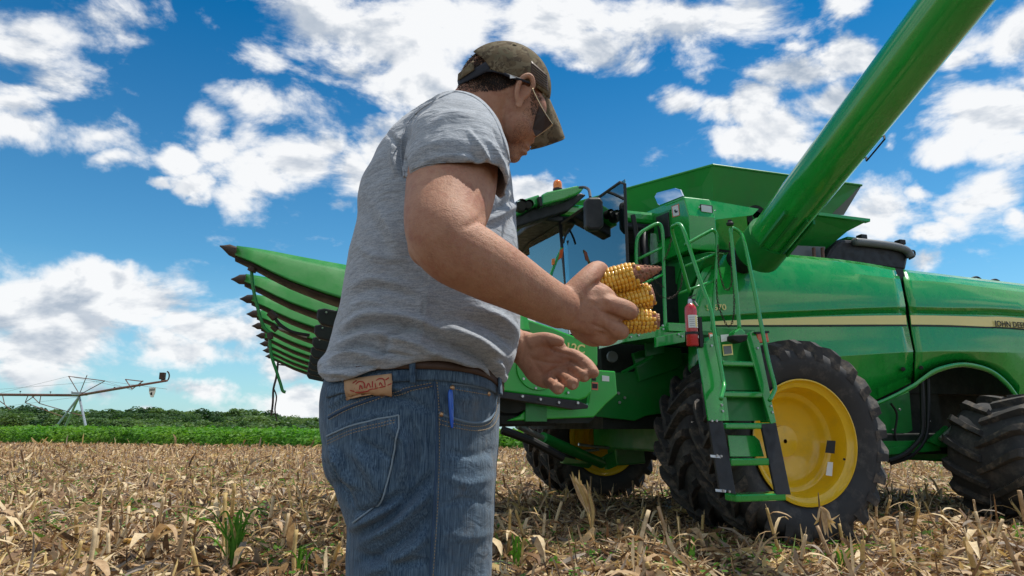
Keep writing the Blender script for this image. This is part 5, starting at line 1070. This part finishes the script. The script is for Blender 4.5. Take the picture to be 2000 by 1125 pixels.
jf = [([(648, 800), (690, 770), (760, 768), (840, 800)], 9, -.004), ([(650, 790), (700, 762), (790, 760)], 8, .004), ([(778, 985), (730, 1010), (690, 1030)], 12, .006), ([(790, 960), (740, 990), (700, 1000)], 9, -.005), ([(840, 960), (780, 1020), (710, 1060)], 11, .006), ([(840, 930), (770, 1000), (720, 1030)], 10, -.005),
 ([(835, 1010), (780, 1060), (700, 1100)], 10, -.005), ([(838, 1040), (790, 1085), (720, 1120)], 11, .005), ([(760, 830), (790, 870), (785, 930)], 11, .004), ([(800, 820), (815, 880), (800, 950)], 10, -.004), ([(640, 905), (660, 940), (690, 985)], 9, -.007), ([(650, 885), (675, 925), (700, 950)], 9, .005), ([(690, 880), (720, 910), (740, 960)], 12, .004), ([(700, 860), (740, 880), (770, 900)], 10, -.003),
 ([(845, 760), (850, 900), (848, 1010), (842, 1125)], 5, .0035), ([(836, 760), (840, 900), (838, 1010), (832, 1125)], 5, -.002), ([(870, 880), (920, 890), (965, 880)], 10, -.0025), ([(865, 930), (915, 945), (965, 930)], 10, .0025), ([(870, 985), (920, 975), (965, 990)], 10, -.002), ([(862, 1040), (910, 1050), (962, 1040)], 12, .002), ([(870, 760), (900, 780), (950, 775)], 7, .002),
 ([(700, 1080), (760, 1100), (830, 1095)], 10, -.004), ([(640, 850), (700, 820), (780, 806)], 4, .0025), ([(662, 930), (650, 880)], 8, .003)]
Vj, Nj = folds(Vj, Fj, [(a_, b_*.85, h_*(2.7 if abs(h_) > .0038 else 1.8)) for a_, b_, h_ in jf]); N_ = Nj; nz = np.array([mn.noise(Vector(v*22.)) for v in Vj]); Vj = Vj+Nj*(nz*.0014)[:, None]
jeans = mesh('jeans', Vj, Fj, M['denim'], man, smooth=True); bvJ = bvh(Vj, Fj)
pk = [(637, 853), (690, 828), (780, 808), (779, 835), (768, 895), (756, 945), (740, 985), (715, 1005), (692, 1023), (690, 1000), (680, 965), (660, 930), (645, 895), (637, 853)]
Vp, Fp, _ = poly_drape(bvJ, pk, 3.0, .0022); drape('back_pocket', Vp, Fp, M['denim'], jeans, .0022)
def jseam(name, pts, r=.0011, m='seamdark', off=.0016): return mesh(name, *seam(bvJ, pts, r, off), M[m], jeans)
Vq = np.concatenate([Vj]); 
for pts in ([(640, 851), (690, 829), (779, 810)], [(779, 810), (778, 838), (768, 897), (755, 947), (739, 985), (692, 1022)]): jseam('pocket_edge', pts, .0016, 'threadpocket', .003)
for pts in ([(642, 861), (692, 839), (776, 820)], [(642, 867), (692, 845), (775, 826)], [(772, 812), (771, 838), (761, 897), (748, 945), (733, 980), (694, 1014)], [(644, 812), (690, 789), (770, 764), (845, 748)], [(646, 820), (692, 796), (772, 771), (845, 755)], [(852, 735), (857, 800), (857, 900), (852, 1010), (845, 1125)], [(857, 820), (890, 828), (930, 833), (955, 826), (967, 805), (972, 775)], [(857, 828), (892, 836), (932, 841), (961, 832), (973, 810)], [(884, 753), (920, 758), (955, 765)], [(885, 760), (920, 766), (953, 772)]):
    stitches(bvJ, pts, M['thread'] if pts[0][0] != 884 else M['threadgrey'], 'stitching', jeans, r=.0007, off=.0034 if pts[0][0] > 640 and pts[0][0] < 700 else .0016)
jseam('side_seam', [(847, 735), (852, 800), (852, 900), (847, 1010), (840, 1125)], .0022, 'seamdark', .0006)
jseam('front_pocket_edge', [(856, 806), (880, 816), (920, 826), (950, 822), (964, 805), (969, 770)], .0028, 'threadgrey', .001); jseam('coin_pocket_edge', [(882, 750), (920, 754), (957, 762)], .0020, 'threadgrey', .001); jseam('yoke_seam', [(642, 816), (690, 792), (770, 767), (846, 751)], .0022, 'seamdark', .0008)
for u, v in ((883, 757), (954, 769), (862, 809)):
    p, n_ = hit(bvJ, u, v, .001); mesh('rivet', *revolve([(.0005, .003), (.002, .003), (.0045, .0015), (.0048, 0)], p, n_, np.cross(n_, ZX), 12), M['copper'], jeans, smooth=True)
# waistband, belt, loops, patch
def band(name, uv_top, uv_bot, m, off, th, parent): 
    a = catmull([(x, y, 0) for x, y in uv_top], 8)[:, :2]; b = catmull([(x, y, 0) for x, y in uv_bot], 8)[:, :2]; R = []
    for f in np.linspace(0, 1, 5):
        row = []
        for p, q in zip(a, b):
            h = hit(bvJ, *(p*(1-f)+q*f), off)
            row.append(h[0] if h else (row[-1] if row else TY(*(p*(1-f)+q*f), YC)))
        R.append(row)
    V, F = loft(R); return drape(name, V, F, m, parent, th)
band('waistband', [(640, 757), (690, 742), (750, 728), (820, 722), (880, 724), (940, 736), (972, 752)], [(640, 778), (690, 763), (750, 750), (820, 744), (880, 746), (940, 758), (972, 772)], M['denim'], .003, .004, jeans)
Vw, Fw = Vj, Fj
belt = band('belt', [(700, 700), (745, 690), (790, 688), (850, 690), (910, 696), (950, 715), (976, 742)], [(700, 730), (745, 724), (790, 722), (850, 723), (910, 729), (950, 742), (976, 765)], M['leather'], .007, .005, man)
for q in ([(800, 702), (812, 702), (814, 752), (802, 752)], [(962, 735), (967, 738), (969, 772), (964, 770)]): V_, F_ = patch(bvJ, q, 3, 10, .010, .002); drape('belt_loop', V_, F_, M['denim'], jeans, .003)
V_, F_ = patch(bvJ, [(678, 743), (767, 732), (768, 769), (682, 783)], 12, 6, .008, .001); lp_ = drape('leather_patch', V_, F_, M['patchleather'], jeans, .002); pbv = bvh(V_, F_)
def ptext(s, u, v, size, m, ax, name='patch_lettering'):
    h = hit(pbv, u, v, .0018); h2 = hit(pbv, u+6, v-.8, .0018)
    if h and h2: text(s, h[0], h2[0]-h[0], ZX, size, m, lp_, name, th=.0003, bold=.03)
ptext('W', 722, 778, .0068, M['patchred'], 0); ptext('34', 730, 776.5, .0062, M['seamdark'], 0); ptext('L', 742, 775, .0068, M['patchred'], 0); ptext('30', 749, 773.5, .0062, M['seamdark'], 0); ptext('569', 692, 781.0, .0066, M['thread'], 0)
for pts in ([(685, 763), (700, 766), (718, 763), (735, 758), (752, 755), (765, 750)], [(694, 760), (697, 750), (703, 746), (711, 748), (713, 758)], [(703, 760), (704, 753), (708, 760)], [(733, 756), (735, 745), (741, 740), (749, 741), (753, 752)], [(741, 754), (743, 747), (747, 754)], [(716, 759), (720, 749), (724, 757)], [(690, 749), (697, 744)], [(728, 757), (728, 745)], [(753, 743), (760, 738)]):
    P = on_line(pbv, pts, .0015, 4); mesh('patch_emblem', *tube(P, .0011, 5), M['patchred'], lp_)
pn = empty('pen', tuple(hit(bvJ, 880, 834, .003)[0]), 'bright blue ballpoint pen clipped at the front pocket of the jeans', 'pen')
a_, b_ = hit(bvJ, 877, 764, .009)[0], hit(bvJ, 880, 836, .007)[0]; mesh('pen_barrel', *tube([a_, a_*.85+b_*.15, a_*.3+b_*.7, b_], [.0028, .0050, .0040, .0022], 12, 4), M['pen'], pn, smooth=True)
mesh('pen_clip', *tube([a_+cR*.003-cF*.004, (a_*.5+b_*.5)+cR*.003-cF*.005], .0012, 6), M['pen'], pn)
for y in (1.32, 1.53): # boots
    c = np.array([XL-.03, y, 0]); mesh('boot', *ringstack([(c+ZX*0, .16, .05, .04), (c+ZX*.03, .16, .052, .04), (c+ZX*.07, .13, .05, .02), (c+ZX*.12, .07, .05, -.02), (c+ZX*.2, .06, .05, -.02)]), M['boot'], man, smooth=True) if False else mesh('boot', *loft([[c+np.array([.04*(1-z/.14)+a*math.cos(x), .052*math.sin(x), z]) for x in np.linspace(0, 6.283, 20, endpoint=False)] for z, a in ((0.0, .155), (.03, .158), (.06, .13), (.09, .09), (.14, .065), (.2, .06))], True), M['boot'], man, smooth=True)
# --- t-shirt
ST = [(200, 868, 955, .05), (214, 838, 965, .08), (232, 808, 975, .105), (252, 782, 982, .125), (278, 757, 988, .14), (312, 735, 995, .155), (352, 717, 1001, .165), (400, 704, 1008, .172), (450, 699, 1013, .18), (500, 688, 1015, .19), (550, 680, 1017, .19), (600, 671, 1019, .192), (640, 660, 1019, .195), (680, 647, 1015, .20), (700, 640, 1009, .20), (725, 626, 999, .205), (752, 628, 984, .20)]
hemu = [(600, 735), (625, 728), (640, 752), (665, 748), (700, 738), (728, 727), (745, 710), (762, 695), (790, 702), (830, 708), (870, 706), (905, 712), (930, 722), (948, 738), (962, 752), (978, 757), (1020, 730)]
R = []; n = 72; SR = irows(ST, 60)
for (v, uL, uR, b) in SR:
    row = []; c = TY((uL+uR)/2, v, YC); a = (uR-uL)/2*dep(c)/FPX*.985
    for k in range(n):
        x = 2*math.pi*k/n; cx, sx = math.cos(x), math.sin(x); e_ = 2/(2.0+.35*min(1, max(0, (v-300)/250)))
        P = c+cR*a*np.sign(cx)*abs(cx)**e_+np.array([0, b*np.sign(sx)*abs(sx)**e_, 0])
        if v > 640:
            u_ = proj(P[None])[0][0]; hv = np.interp(u_, *zip(*hemu)); vv = 640+(v-640)*(hv-640)/112; zt3 = TY(u_, vv, P[1])[2]; z0 = TY(u_, 640, P[1])[2]
            if sx > 0: P[2] = TY((uL+uR)/2, 640+(v-640)*.95, YC)[2]
            else: P[2] = zt3
        row.append(P)
    R.append(row)
V, F = loft(R, True); m_ = len(R); TOR = (V, F+[tuple(range(n))[::-1], tuple((m_-1)*n+k for k in range(n))])
SLV = limb([(905, 250, 1.36, 46), (897, 252, 1.28, 66), (892, 264, 1.20, 84), (892, 288, 1.155, 97), (893, 318, 1.125, 103), (892, 345, 1.105, 104), (889, 362, 1.092, 103)], 40, 5)
SLL = limb([(915, 262, 1.53, 50), (925, 320, 1.63, 66), (930, 420, 1.65, 62)], 24)
Vs, Fs = union('shirt', [TOR, SLV, SLL], .0042, 4)
# open the sleeve end and the hem
def S3p(u, v, Y): return TY(u, v, Y)
sa = nrm(S3p(889, 362, 1.092)-S3p(893, 318, 1.125)); 
Fn = np.array([f if len(f) == 4 else (*f, f[-1]) for f in Fs]); fc = Vs[Fn].mean(1); fn_ = np.cross(Vs[Fn[:, 2]]-Vs[Fn[:, 0]], Vs[Fn[:, 3]]-Vs[Fn[:, 1]]); fn_ /= np.linalg.norm(fn_, axis=1)[:, None]+1e-12
fuv = proj(fc); se = S3p(889, 362, 1.092)
hemv = np.interp(fuv[:, 0], [780, 793, 830, 870, 905, 940, 962, 978, 986, 1000], [352, 346, 332, 327, 334, 352, 372, 390, 384, 330])
nearslv = (fc[:, 1] < 1.20) & (fuv[:, 0] > 775) & (fuv[:, 0] < 1003) & (fuv[:, 1] > 300)
cut1 = nearslv & (((fuv[:, 1] > hemv) & (fuv[:, 1] < 440)) | ((fn_@sa > .55) & (fuv[:, 1] > 318)))
cut1 &= (fc[:, 1] < 1.195)
hv_ = np.interp(fuv[:, 0], *zip(*hemu)); near_ = fc[:, 1] < YC
cut2 = (fn_[:, 2] < -.62) & (fuv[:, 1] > 670) & ((fuv[:, 1] > hv_-14) | ~near_)
keep = ~(cut1 | cut2); Fs = [tuple(Fs[i]) for i in np.where(keep)[0]]
sf = [ # ridges and valleys of the jersey
 ([(795, 255), (782, 300), (792, 345)], 6, -.006), ([(785, 262), (770, 300), (775, 340)], 6, .005), ([(760, 262), (775, 280), (790, 320), (795, 350)], 4, -.004),
 ([(985, 395), (968, 350), (945, 300), (915, 255)], 5, .0035), ([(975, 385), (950, 340), (920, 295)], 4, -.003), ([(992, 350), (975, 310), (950, 270)], 4, .003), ([(988, 375), (960, 325)], 4, -.003), ([(998, 330), (985, 290), (965, 255)], 4, -.0025), ([(965, 372), (938, 335), (905, 305)], 4, .0025),
 ([(800, 330), (840, 312), (890, 305), (940, 320)], 5, .0012), ([(850, 240), (880, 225), (920, 225)], 9, .002), ([(800, 215), (840, 195), (885, 180)], 5, -.0025), ([(793, 232), (830, 207), (880, 190)], 4, .002),
 ([(1005, 420), (985, 470), (960, 520)], 8, -.003), ([(948, 420), (985, 400), (1006, 385)], 6, -.003), ([(955, 432), (990, 412), (1008, 400)], 6, .003),
 ([(720, 420), (745, 470), (760, 540)], 12, -.002), ([(735, 400), (765, 450), (790, 500)], 12, .0025), ([(700, 480), (730, 500), (790, 505)], 8, .002), ([(690, 560), (730, 545), (800, 560)], 8, .0025), ([(690, 575), (740, 562), (810, 580)], 8, -.0025), ([(685, 600), (720, 588), (760, 600)], 6, .002),
 ([(672, 640), (720, 615), (800, 622), (870, 650)], 9, .004), ([(668, 655), (720, 633), (800, 640), (870, 668)], 8, -.004), ([(665, 672), (720, 655), (790, 668), (850, 690)], 8, .0045), ([(655, 690), (700, 676), (760, 690), (800, 698)], 6, -.004), ([(645, 705), (690, 693), (745, 702)], 6, .005), ([(640, 722), (690, 712), (735, 718)], 5, -.004), ([(628, 728), (660, 730), (700, 732)], 4, .004),
 ([(870, 640), (930, 665), (975, 700), (990, 740)], 10, .005), ([(850, 665), (910, 685), (955, 715), (970, 745)], 8, -.0055), ([(840, 690), (890, 700), (935, 722), (958, 745)], 6, .0045), ([(900, 620), (960, 640), (1005, 680)], 10, -.003), ([(930, 600), (985, 625), (1012, 655)], 9, .003), ([(960, 690), (985, 710), (992, 735)], 7, -.004),
 ([(840, 520), (830, 600), (815, 690)], 10, .002), ([(835, 530), (826, 610), (812, 690)], 2, -.0018), ([(700, 400), (715, 350), (745, 300)], 10, .002), ([(800, 640), (760, 660), (740, 700)], 7, -.003)]
Vs, Ns = folds(Vs, Fs, [(a_, b_*.95, h_*(3.6 if min(p_[1] for p_ in a_) > 590 else 2.9)) for a_, b_, h_ in sf]); nz = np.array([mn.noise(Vector(v*np.array([13., 13., 20.]))) for v in Vs]); Vs = Vs+Ns*(nz*.0030)[:, None]
# smooth cut borders a little
used = np.zeros(len(Vs), bool); used[np.array([i for f in Fs for i in f])] = True; mp = np.cumsum(used)-1; Vs2 = Vs[used]; Fs2 = [tuple(int(mp[i]) for i in f) for f in Fs]
shirt = mesh('t_shirt', Vs2, Fs2, M['shirt'], man, smooth=False)
bm = bmesh.new(); bm.from_mesh(shirt.data)
smooth_rim(bm, 30)
for f in bm.faces: f.smooth = True
bm.to_mesh(shirt.data); bm.free(); s_ = shirt.modifiers.new('s', 'SOLIDIFY'); s_.thickness = .003; s_.offset = -1
bvS = bvh(Vs2, Fs2)
def sseam(name, pts, r, off, m='shirt'): return mesh(name, *seam(bvS, pts, r, off), M[m], shirt, smooth=True)
sseam('shoulder_seam', [(790, 345), (783, 300), (790, 255), (812, 222), (850, 196), (890, 178)], .0016, .0)
sseam('sleeve_hem', [(795, 336), (830, 322), (870, 318), (905, 325), (938, 342), (962, 362), (977, 378)], .0008, .0005)
col_ = [(893, 173), (915, 177), (938, 188), (957, 205), (972, 226), (983, 250), (992, 276), (999, 300), (1003, 318)]
sseam('collar', [(a-6, b+6) for a, b in col_], .0030, -.001); 
# --- cap
cc_ = TY(984, 172, YC); k_ = dep(cc_)/FPX
def cap_pt(th, ph, s=1.): # th from top, ph round; tilt with the head
    ax = np.array([math.sin(th)*math.cos(ph)*90*k_, math.sin(th)*math.sin(ph)*.092, math.cos(th)*86*k_])*s; r_ = .12
    return cc_+cR*(ax[0]*math.cos(r_)+ax[2]*math.sin(r_))+ZX*(ax[2]*math.cos(r_)-ax[0]*math.sin(r_))+np.array([0, ax[1], 0])
NT_, NP_ = 44, 96; R = [[cap_pt(t_, p) for p in np.linspace(0, 2*math.pi, NP_, endpoint=False)] for t_ in np.linspace(.02, 2.2, NT_)]
V, F = loft(R, True); V = np.array(V); fc = np.array([V[list(f)].mean(0) for f in F]); uv = proj(fc)
edge = np.interp(uv[:, 0], [880, 893, 905, 925, 945, 965, 990, 1012, 1040, 1060, 1075, 1090], [176, 170, 157, 148, 140, 139, 146, 153, 165, 182, 200, 205])
opn = (((uv[:, 0]-912)/46)**2+((uv[:, 1]-148)/47)**2 < 1) & (uv[:, 1] > 100)
ins = uv[:, 1] < edge; K = ins & ~opn; far_ = fc[:, 1] > YC+.03
K = np.where(far_, uv[:, 1] < edge+6, K)
Vc = V; Fc = [F[i] for i in np.where(K)[0]]
crown = mesh('cap', Vc, Fc, M['camo'], man, smooth=False); bm = bmesh.new(); bm.from_mesh(crown.data); bmesh.ops.delete(bm, geom=[v for v in bm.verts if not v.link_faces], context='VERTS')
smooth_rim(bm, 14)
for f in bm.faces: f.smooth = True
bm.to_mesh(crown.data); bm.free(); s_ = crown.modifiers.new('s', 'SOLIDIFY'); s_.thickness = .003; s_.offset = -1
Vfull = V; bvC = bvh(Vfull, F)
for pts in ([(1030, 91), (1046, 115), (1056, 150), (1062, 178)], [(958, 104), (961, 120), (957, 138)], [(1030, 91), (1000, 88), (965, 92), (935, 104)]): mesh('cap_seam', *seam(bvC, pts, .0009, .0004), M['camo'], crown)
mesh('cap_button', *tube([hit(bvC, 1004, 90.5, 0)[0]+ZX*.001, hit(bvC, 1004, 90.5, 0)[0]+ZX*.004], [.006, .004], 12), M['camo'], crown)
mesh('sweatband', *seam(bvC, [(896, 168), (905, 157), (925, 148), (945, 140), (965, 139), (990, 146), (1012, 153), (1032, 161)], .0022, .0), M['strap'], crown)
V_, F_ = patch(bvC, [(894, 155), (955, 118), (957, 137), (897, 168)], 16, 4, .0, .001); drape('cap_strap', V_, F_, M['strap'], crown, .002)
V_, F_ = patch(bvC, [(899, 146), (927, 121), (928, 138), (898, 158)], 8, 4, .003, .001); drape('strap_tab', V_, F_, M['camo'], crown, .003)
V_, F_ = patch(bvC, [(1036, 121), (1066, 148), (1068, 178), (1035, 158)], 8, 6, .002, .001); fp_ = drape('cap_patch', V_, F_, M['leather'], crown, .002)
for i in range(7): 
    f_ = i/6; mesh('patch_stripe', *seam(bvC, [(1037+1*f_, 126+f_*32), (1065+1*f_, 150+f_*26)], .0007, .0045, 3), M['camo'], fp_)
# brim: curved sheet leading away from the forehead
def brim_row(f):  # f 0 at the crown .. 1 outer edge
    a = [TY(1046, 168, YC-.075), TY(1062, 172, YC-.045), TY(1072, 184, YC), TY(1074, 195, YC+.04), TY(1068, 200, YC+.08)]
    b = [TY(1045, 266, YC-.075), TY(1066, 279, YC-.050), TY(1085, 278, YC-.01), TY(1097, 271, YC+.03), TY(1101, 268, YC+.085)]
    b = [TY(1042, 291, YC-.02), TY(1066, 286, YC-.01), TY(1088, 277, YC+.01), TY(1099, 271, YC+.03), TY(1100, 266, YC+.09)]
    return [p*(1-f)+q*f+(cR*.010+ZX*.004)*math.sin(math.pi*f) for p, q in zip(catmull(a, 5), catmull(b, 5))]
a0 = catmull([TY(1060, 176, YC-.045), TY(1065, 182, YC-.03), TY(1070, 190, YC-.01), TY(1074, 198, YC+.04), TY(1068, 203, YC+.085)], 6)
b0 = catmull([TY(1036, 291, YC+.01), TY(1058, 286, YC+.01), TY(1082, 278, YC+.01), TY(1101, 270, YC+.02), TY(1098, 262, YC+.10)], 6)
R = [[p*(1-f)+q*f+(cR*.8+ZX*.3)*.003*math.sin(math.pi*f) for p, q in zip(a0, b0)] for f in np.linspace(0, 1, 12)]
V, F = loft(R); br = drape('cap_brim', V, F, M['camo'], crown, .003)
mesh('brim_edge', *tube(b0, .0022, 6), M['camo'], crown)
# --- hair, beard and arm hair as short strands
def inside_poly(poly, p):
    c = False; j = len(poly)-1
    for i in range(len(poly)):
        if (poly[i][1] > p[1]) != (poly[j][1] > p[1]) and p[0] < (poly[j][0]-poly[i][0])*(p[1]-poly[i][1])/(poly[j][1]-poly[i][1])+poly[i][0]: c = not c
        j = i
    return c
def strands(name, bv, poly, n, L, w_, dirpx, m, parent, lift=.35, fade=None, jit=.4, lab=None):
    r = random.Random(len(poly)+n); xs = [p[0] for p in poly]; ys = [p[1] for p in poly]; g = Geo(); k = 0; V = []; F = []
    while k < n:
        p = (r.uniform(min(xs), max(xs)), r.uniform(min(ys), max(ys))); k += 1
        if not inside_poly(poly, p) or (fade and r.random() > fade(p)): continue
        h = hit(bv, *p, 0.)
        if not h: continue
        d_ = cR*dirpx[0]-cU*dirpx[1]; d_ = nrm(d_-h[1]*(d_@h[1])+np.array([r.gauss(0, jit) for _ in range(3)])*.6); d_ = nrm(d_+h[1]*lift); s_ = nrm(np.cross(d_, cF))*w_; l_ = L*r.uniform(.5, 1.2); i = len(V)
        V += [h[0]-s_, h[0]+s_, h[0]+d_*l_]; F.append((i, i+1, i+2))
    return mesh(name, np.array(V), F, m, parent, kind='stuff')
strands('hair', bvB, [(893, 172), (903, 108), (935, 96), (962, 105), (965, 140), (1008, 150), (1006, 162), (975, 175), (935, 178), (910, 182)], 15000, .007, .00055, (.3, .95), M['hair'], man, .3, lambda p: 1 if p[1] < 160 else max(0, 1-(p[1]-160)/24))
strands('sideburn', bvB, [(1040, 168), (1058, 190), (1050, 225), (1038, 222), (1034, 195)], 900, .005, .0004, (0, 1), M['hair'], man, .25)
strands('beard', bvB, [(1000, 325), (996, 290), (1006, 240), (1030, 205), (1048, 225), (1034, 262), (1024, 280), (1030, 290), (1018, 312)], 5200, .0018, .00028, (.2, 1), M['stubble'], man, .7, lambda p: .45)
strands('arm_hair', bvB, [(800, 430), (960, 420), (1030, 510), (1110, 560), (1100, 640), (990, 605), (870, 540), (810, 490)], 3600, .008, .00012, (.75, .6), M['armhair'], man, .25)
# --- sunglasses
gl = TY(1060, 230, YC-.06)
sg = mesh('sunglasses', *tube([TY(1040, 172, YC-.088), TY(1046, 186, YC-.084), TY(1062, 216, YC-.072), TY(1076, 238, YC-.060), TY(1079, 242, YC-.056)], .0011, 8, 3), M['gold'], man, smooth=True)
mesh('rim', *tube([TY(1079, 242, YC-.056), TY(1075, 247, YC-.05), TY(1060, 258, YC-.035), TY(1046, 267, YC-.02), TY(1040, 262, YC-.01)], .0012, 8, 3), M['gold'], sg, smooth=True)
mesh('lens', *slab([TY(1054, 206, YC-.066), TY(1066, 224, YC-.066), TY(1078, 241, YC-.060), TY(1060, 257, YC-.05), TY(1046, 266, YC-.045), TY(1040, 252, YC-.045), TY(1046, 225, YC-.06)], cF*.002), M['lens'], sg)  # lens in brown that also paints the shaded face behind the wire
mesh('retainer_strap', *tube([TY(985, 144, YC-.096), TY(1002, 151, YC-.098), TY(1018, 156, YC-.096), TY(1034, 162, YC-.092)], [.003, .0035, .003, .002], 8, 3), M['strap'], sg, smooth=True)
mesh('strap_tag', *slab([TY(996, 146, YC-.103), TY(1008, 152, YC-.103), TY(996, 153, YC-.103)], cF*.001), M['white'], sg)
# shirt print glimpsed on the chest
for pts in ([(1010, 405), (1014, 420), (1011, 440)], [(1012, 425), (1007, 440)]):
    P = on_line(bvS, pts, .001, 4)
    if len(P) > 2: mesh('print', *tube(P, .0016, 5), M['ink'], shirt)
# ------------------------------------------------------------------ corn cobs in the hand
M['kernel'] = mat('yellow_kernels', (.82, .37, .012), .34, coat=.35, spec=.5, var=(110, .9, (.88, .58, .10)), dirt=(60, .5, (.50, .20, .02)))
M['kernel_dull'] = mat('dull_kernels', (.50, .28, .10), .5, var=(120, .8, (.30, .12, .06))); M['cob'] = mat('cob_core', (.28, .09, .06), .9, var=(120, .7, (.45, .25, .15)), bump=(300, .8, .003)); M['cobtip'] = mat('bare_cob_tip', (.16, .075, .04), .95, var=(150, .8, (.34, .2, .12)), bump=(260, 1., .004))
def cob(p0, p1, prof, nrow, label, bare=1.0, seed=1, endred=False):
    P0 = TY(*p0); P1 = TY(*p1); ax = nrm(P1-P0); Lc = np.linalg.norm(P1-P0); e1 = nrm(np.cross(ax, ZX)); e2 = np.cross(ax, e1); r = random.Random(seed)
    root_ = empty('corn_cob', tuple(P0), label, 'corn cob'); rad = lambda f: np.interp(f, *zip(*prof))
    cr_ = [P0+ax*Lc*f for f in np.linspace(0, 1, 24)]; mesh('core', *tube(cr_, [max(.001, rad(f)*.86) for f in np.linspace(0, 1, 24)], 18), M['cob'], root_, smooth=True)
    # one kernel: low dome
    dome = []; 
    for t_ in (0, .35, .72, 1.0): dome.append([(math.copysign(abs(math.cos(x))**.5, math.cos(x))*math.cos(t_*1.45)**.6, math.copysign(abs(math.sin(x))**.5, math.sin(x))*math.cos(t_*1.45)**.6, math.sin(t_*1.5)) for x in np.linspace(0, 6.283, 8, endpoint=False)])
    DV, DF = loft(dome, True); DF = DF+[tuple(24+k for k in range(8))]; g = Geo(); g2 = Geo(); kl = .0066; nk = int(Lc/kl)
    for i in range(nrow):
        ph0 = 2*math.pi*i/nrow; jit = r.uniform(0, .5)
        for j in range(nk):
            f = (j+.5+jit)/nk; 
            if f > .995: continue
            rr = rad(f); ph = ph0+.25*math.sin(f*3+seed)*.3; n_ = e1*math.cos(ph)+e2*math.sin(ph); tg = np.cross(ax, n_)
            if n_@cF > .35: continue
            wd = math.pi*rr/nrow*1.06; isb = f > bare+r.gauss(0, .04)
            if isb and r.random() < .35: continue
            if r.random() < .004: continue
            k = r.uniform(.82, 1.10)*(1 if not isb else .75); c = P0+ax*Lc*f+n_*rr*.82
            W = c+DV[:, :1]*ax*kl*.55*k+DV[:, 1:2]*tg*wd*k+DV[:, 2:3]*n_*rr*.17*k*(1 if not isb else r.uniform(.5, 1.3)); (g2 if isb else g).add(W, DF)
    g.obj('kernels', M['kernel'], root_, smooth=True, kind='stuff')
    if g2.n: g2.obj('tip_kernels', M['cobtip'] if bare < .8 else M['kernel_dull'], root_, smooth=True, kind='stuff')
    return root_
R0 = .0265
cob((1150, 560, 1.215), (1292, 524, 1.20), [(0, .022), (.25, R0), (.55, .0262), (.68, .021), (.8, .0145), (.93, .008), (1, .003)], 15, 'topmost yellow corn cob with a bare brown pointed tip', .66, 1)
cob((1150, 605, 1.235), (1276, 576, 1.225), [(0, .022), (.3, .026), (.85, .0262), (.97, .024), (1, .018)], 14, 'middle yellow corn cob broken off to a reddish core', .97, 2)
cob((1165, 628, 1.215), (1288, 627, 1.20), [(0, .019), (.3, .023), (.75, .0228), (.93, .019), (1, .013)], 15, 'lowest yellow corn cob held between the fingers', .93, 3)
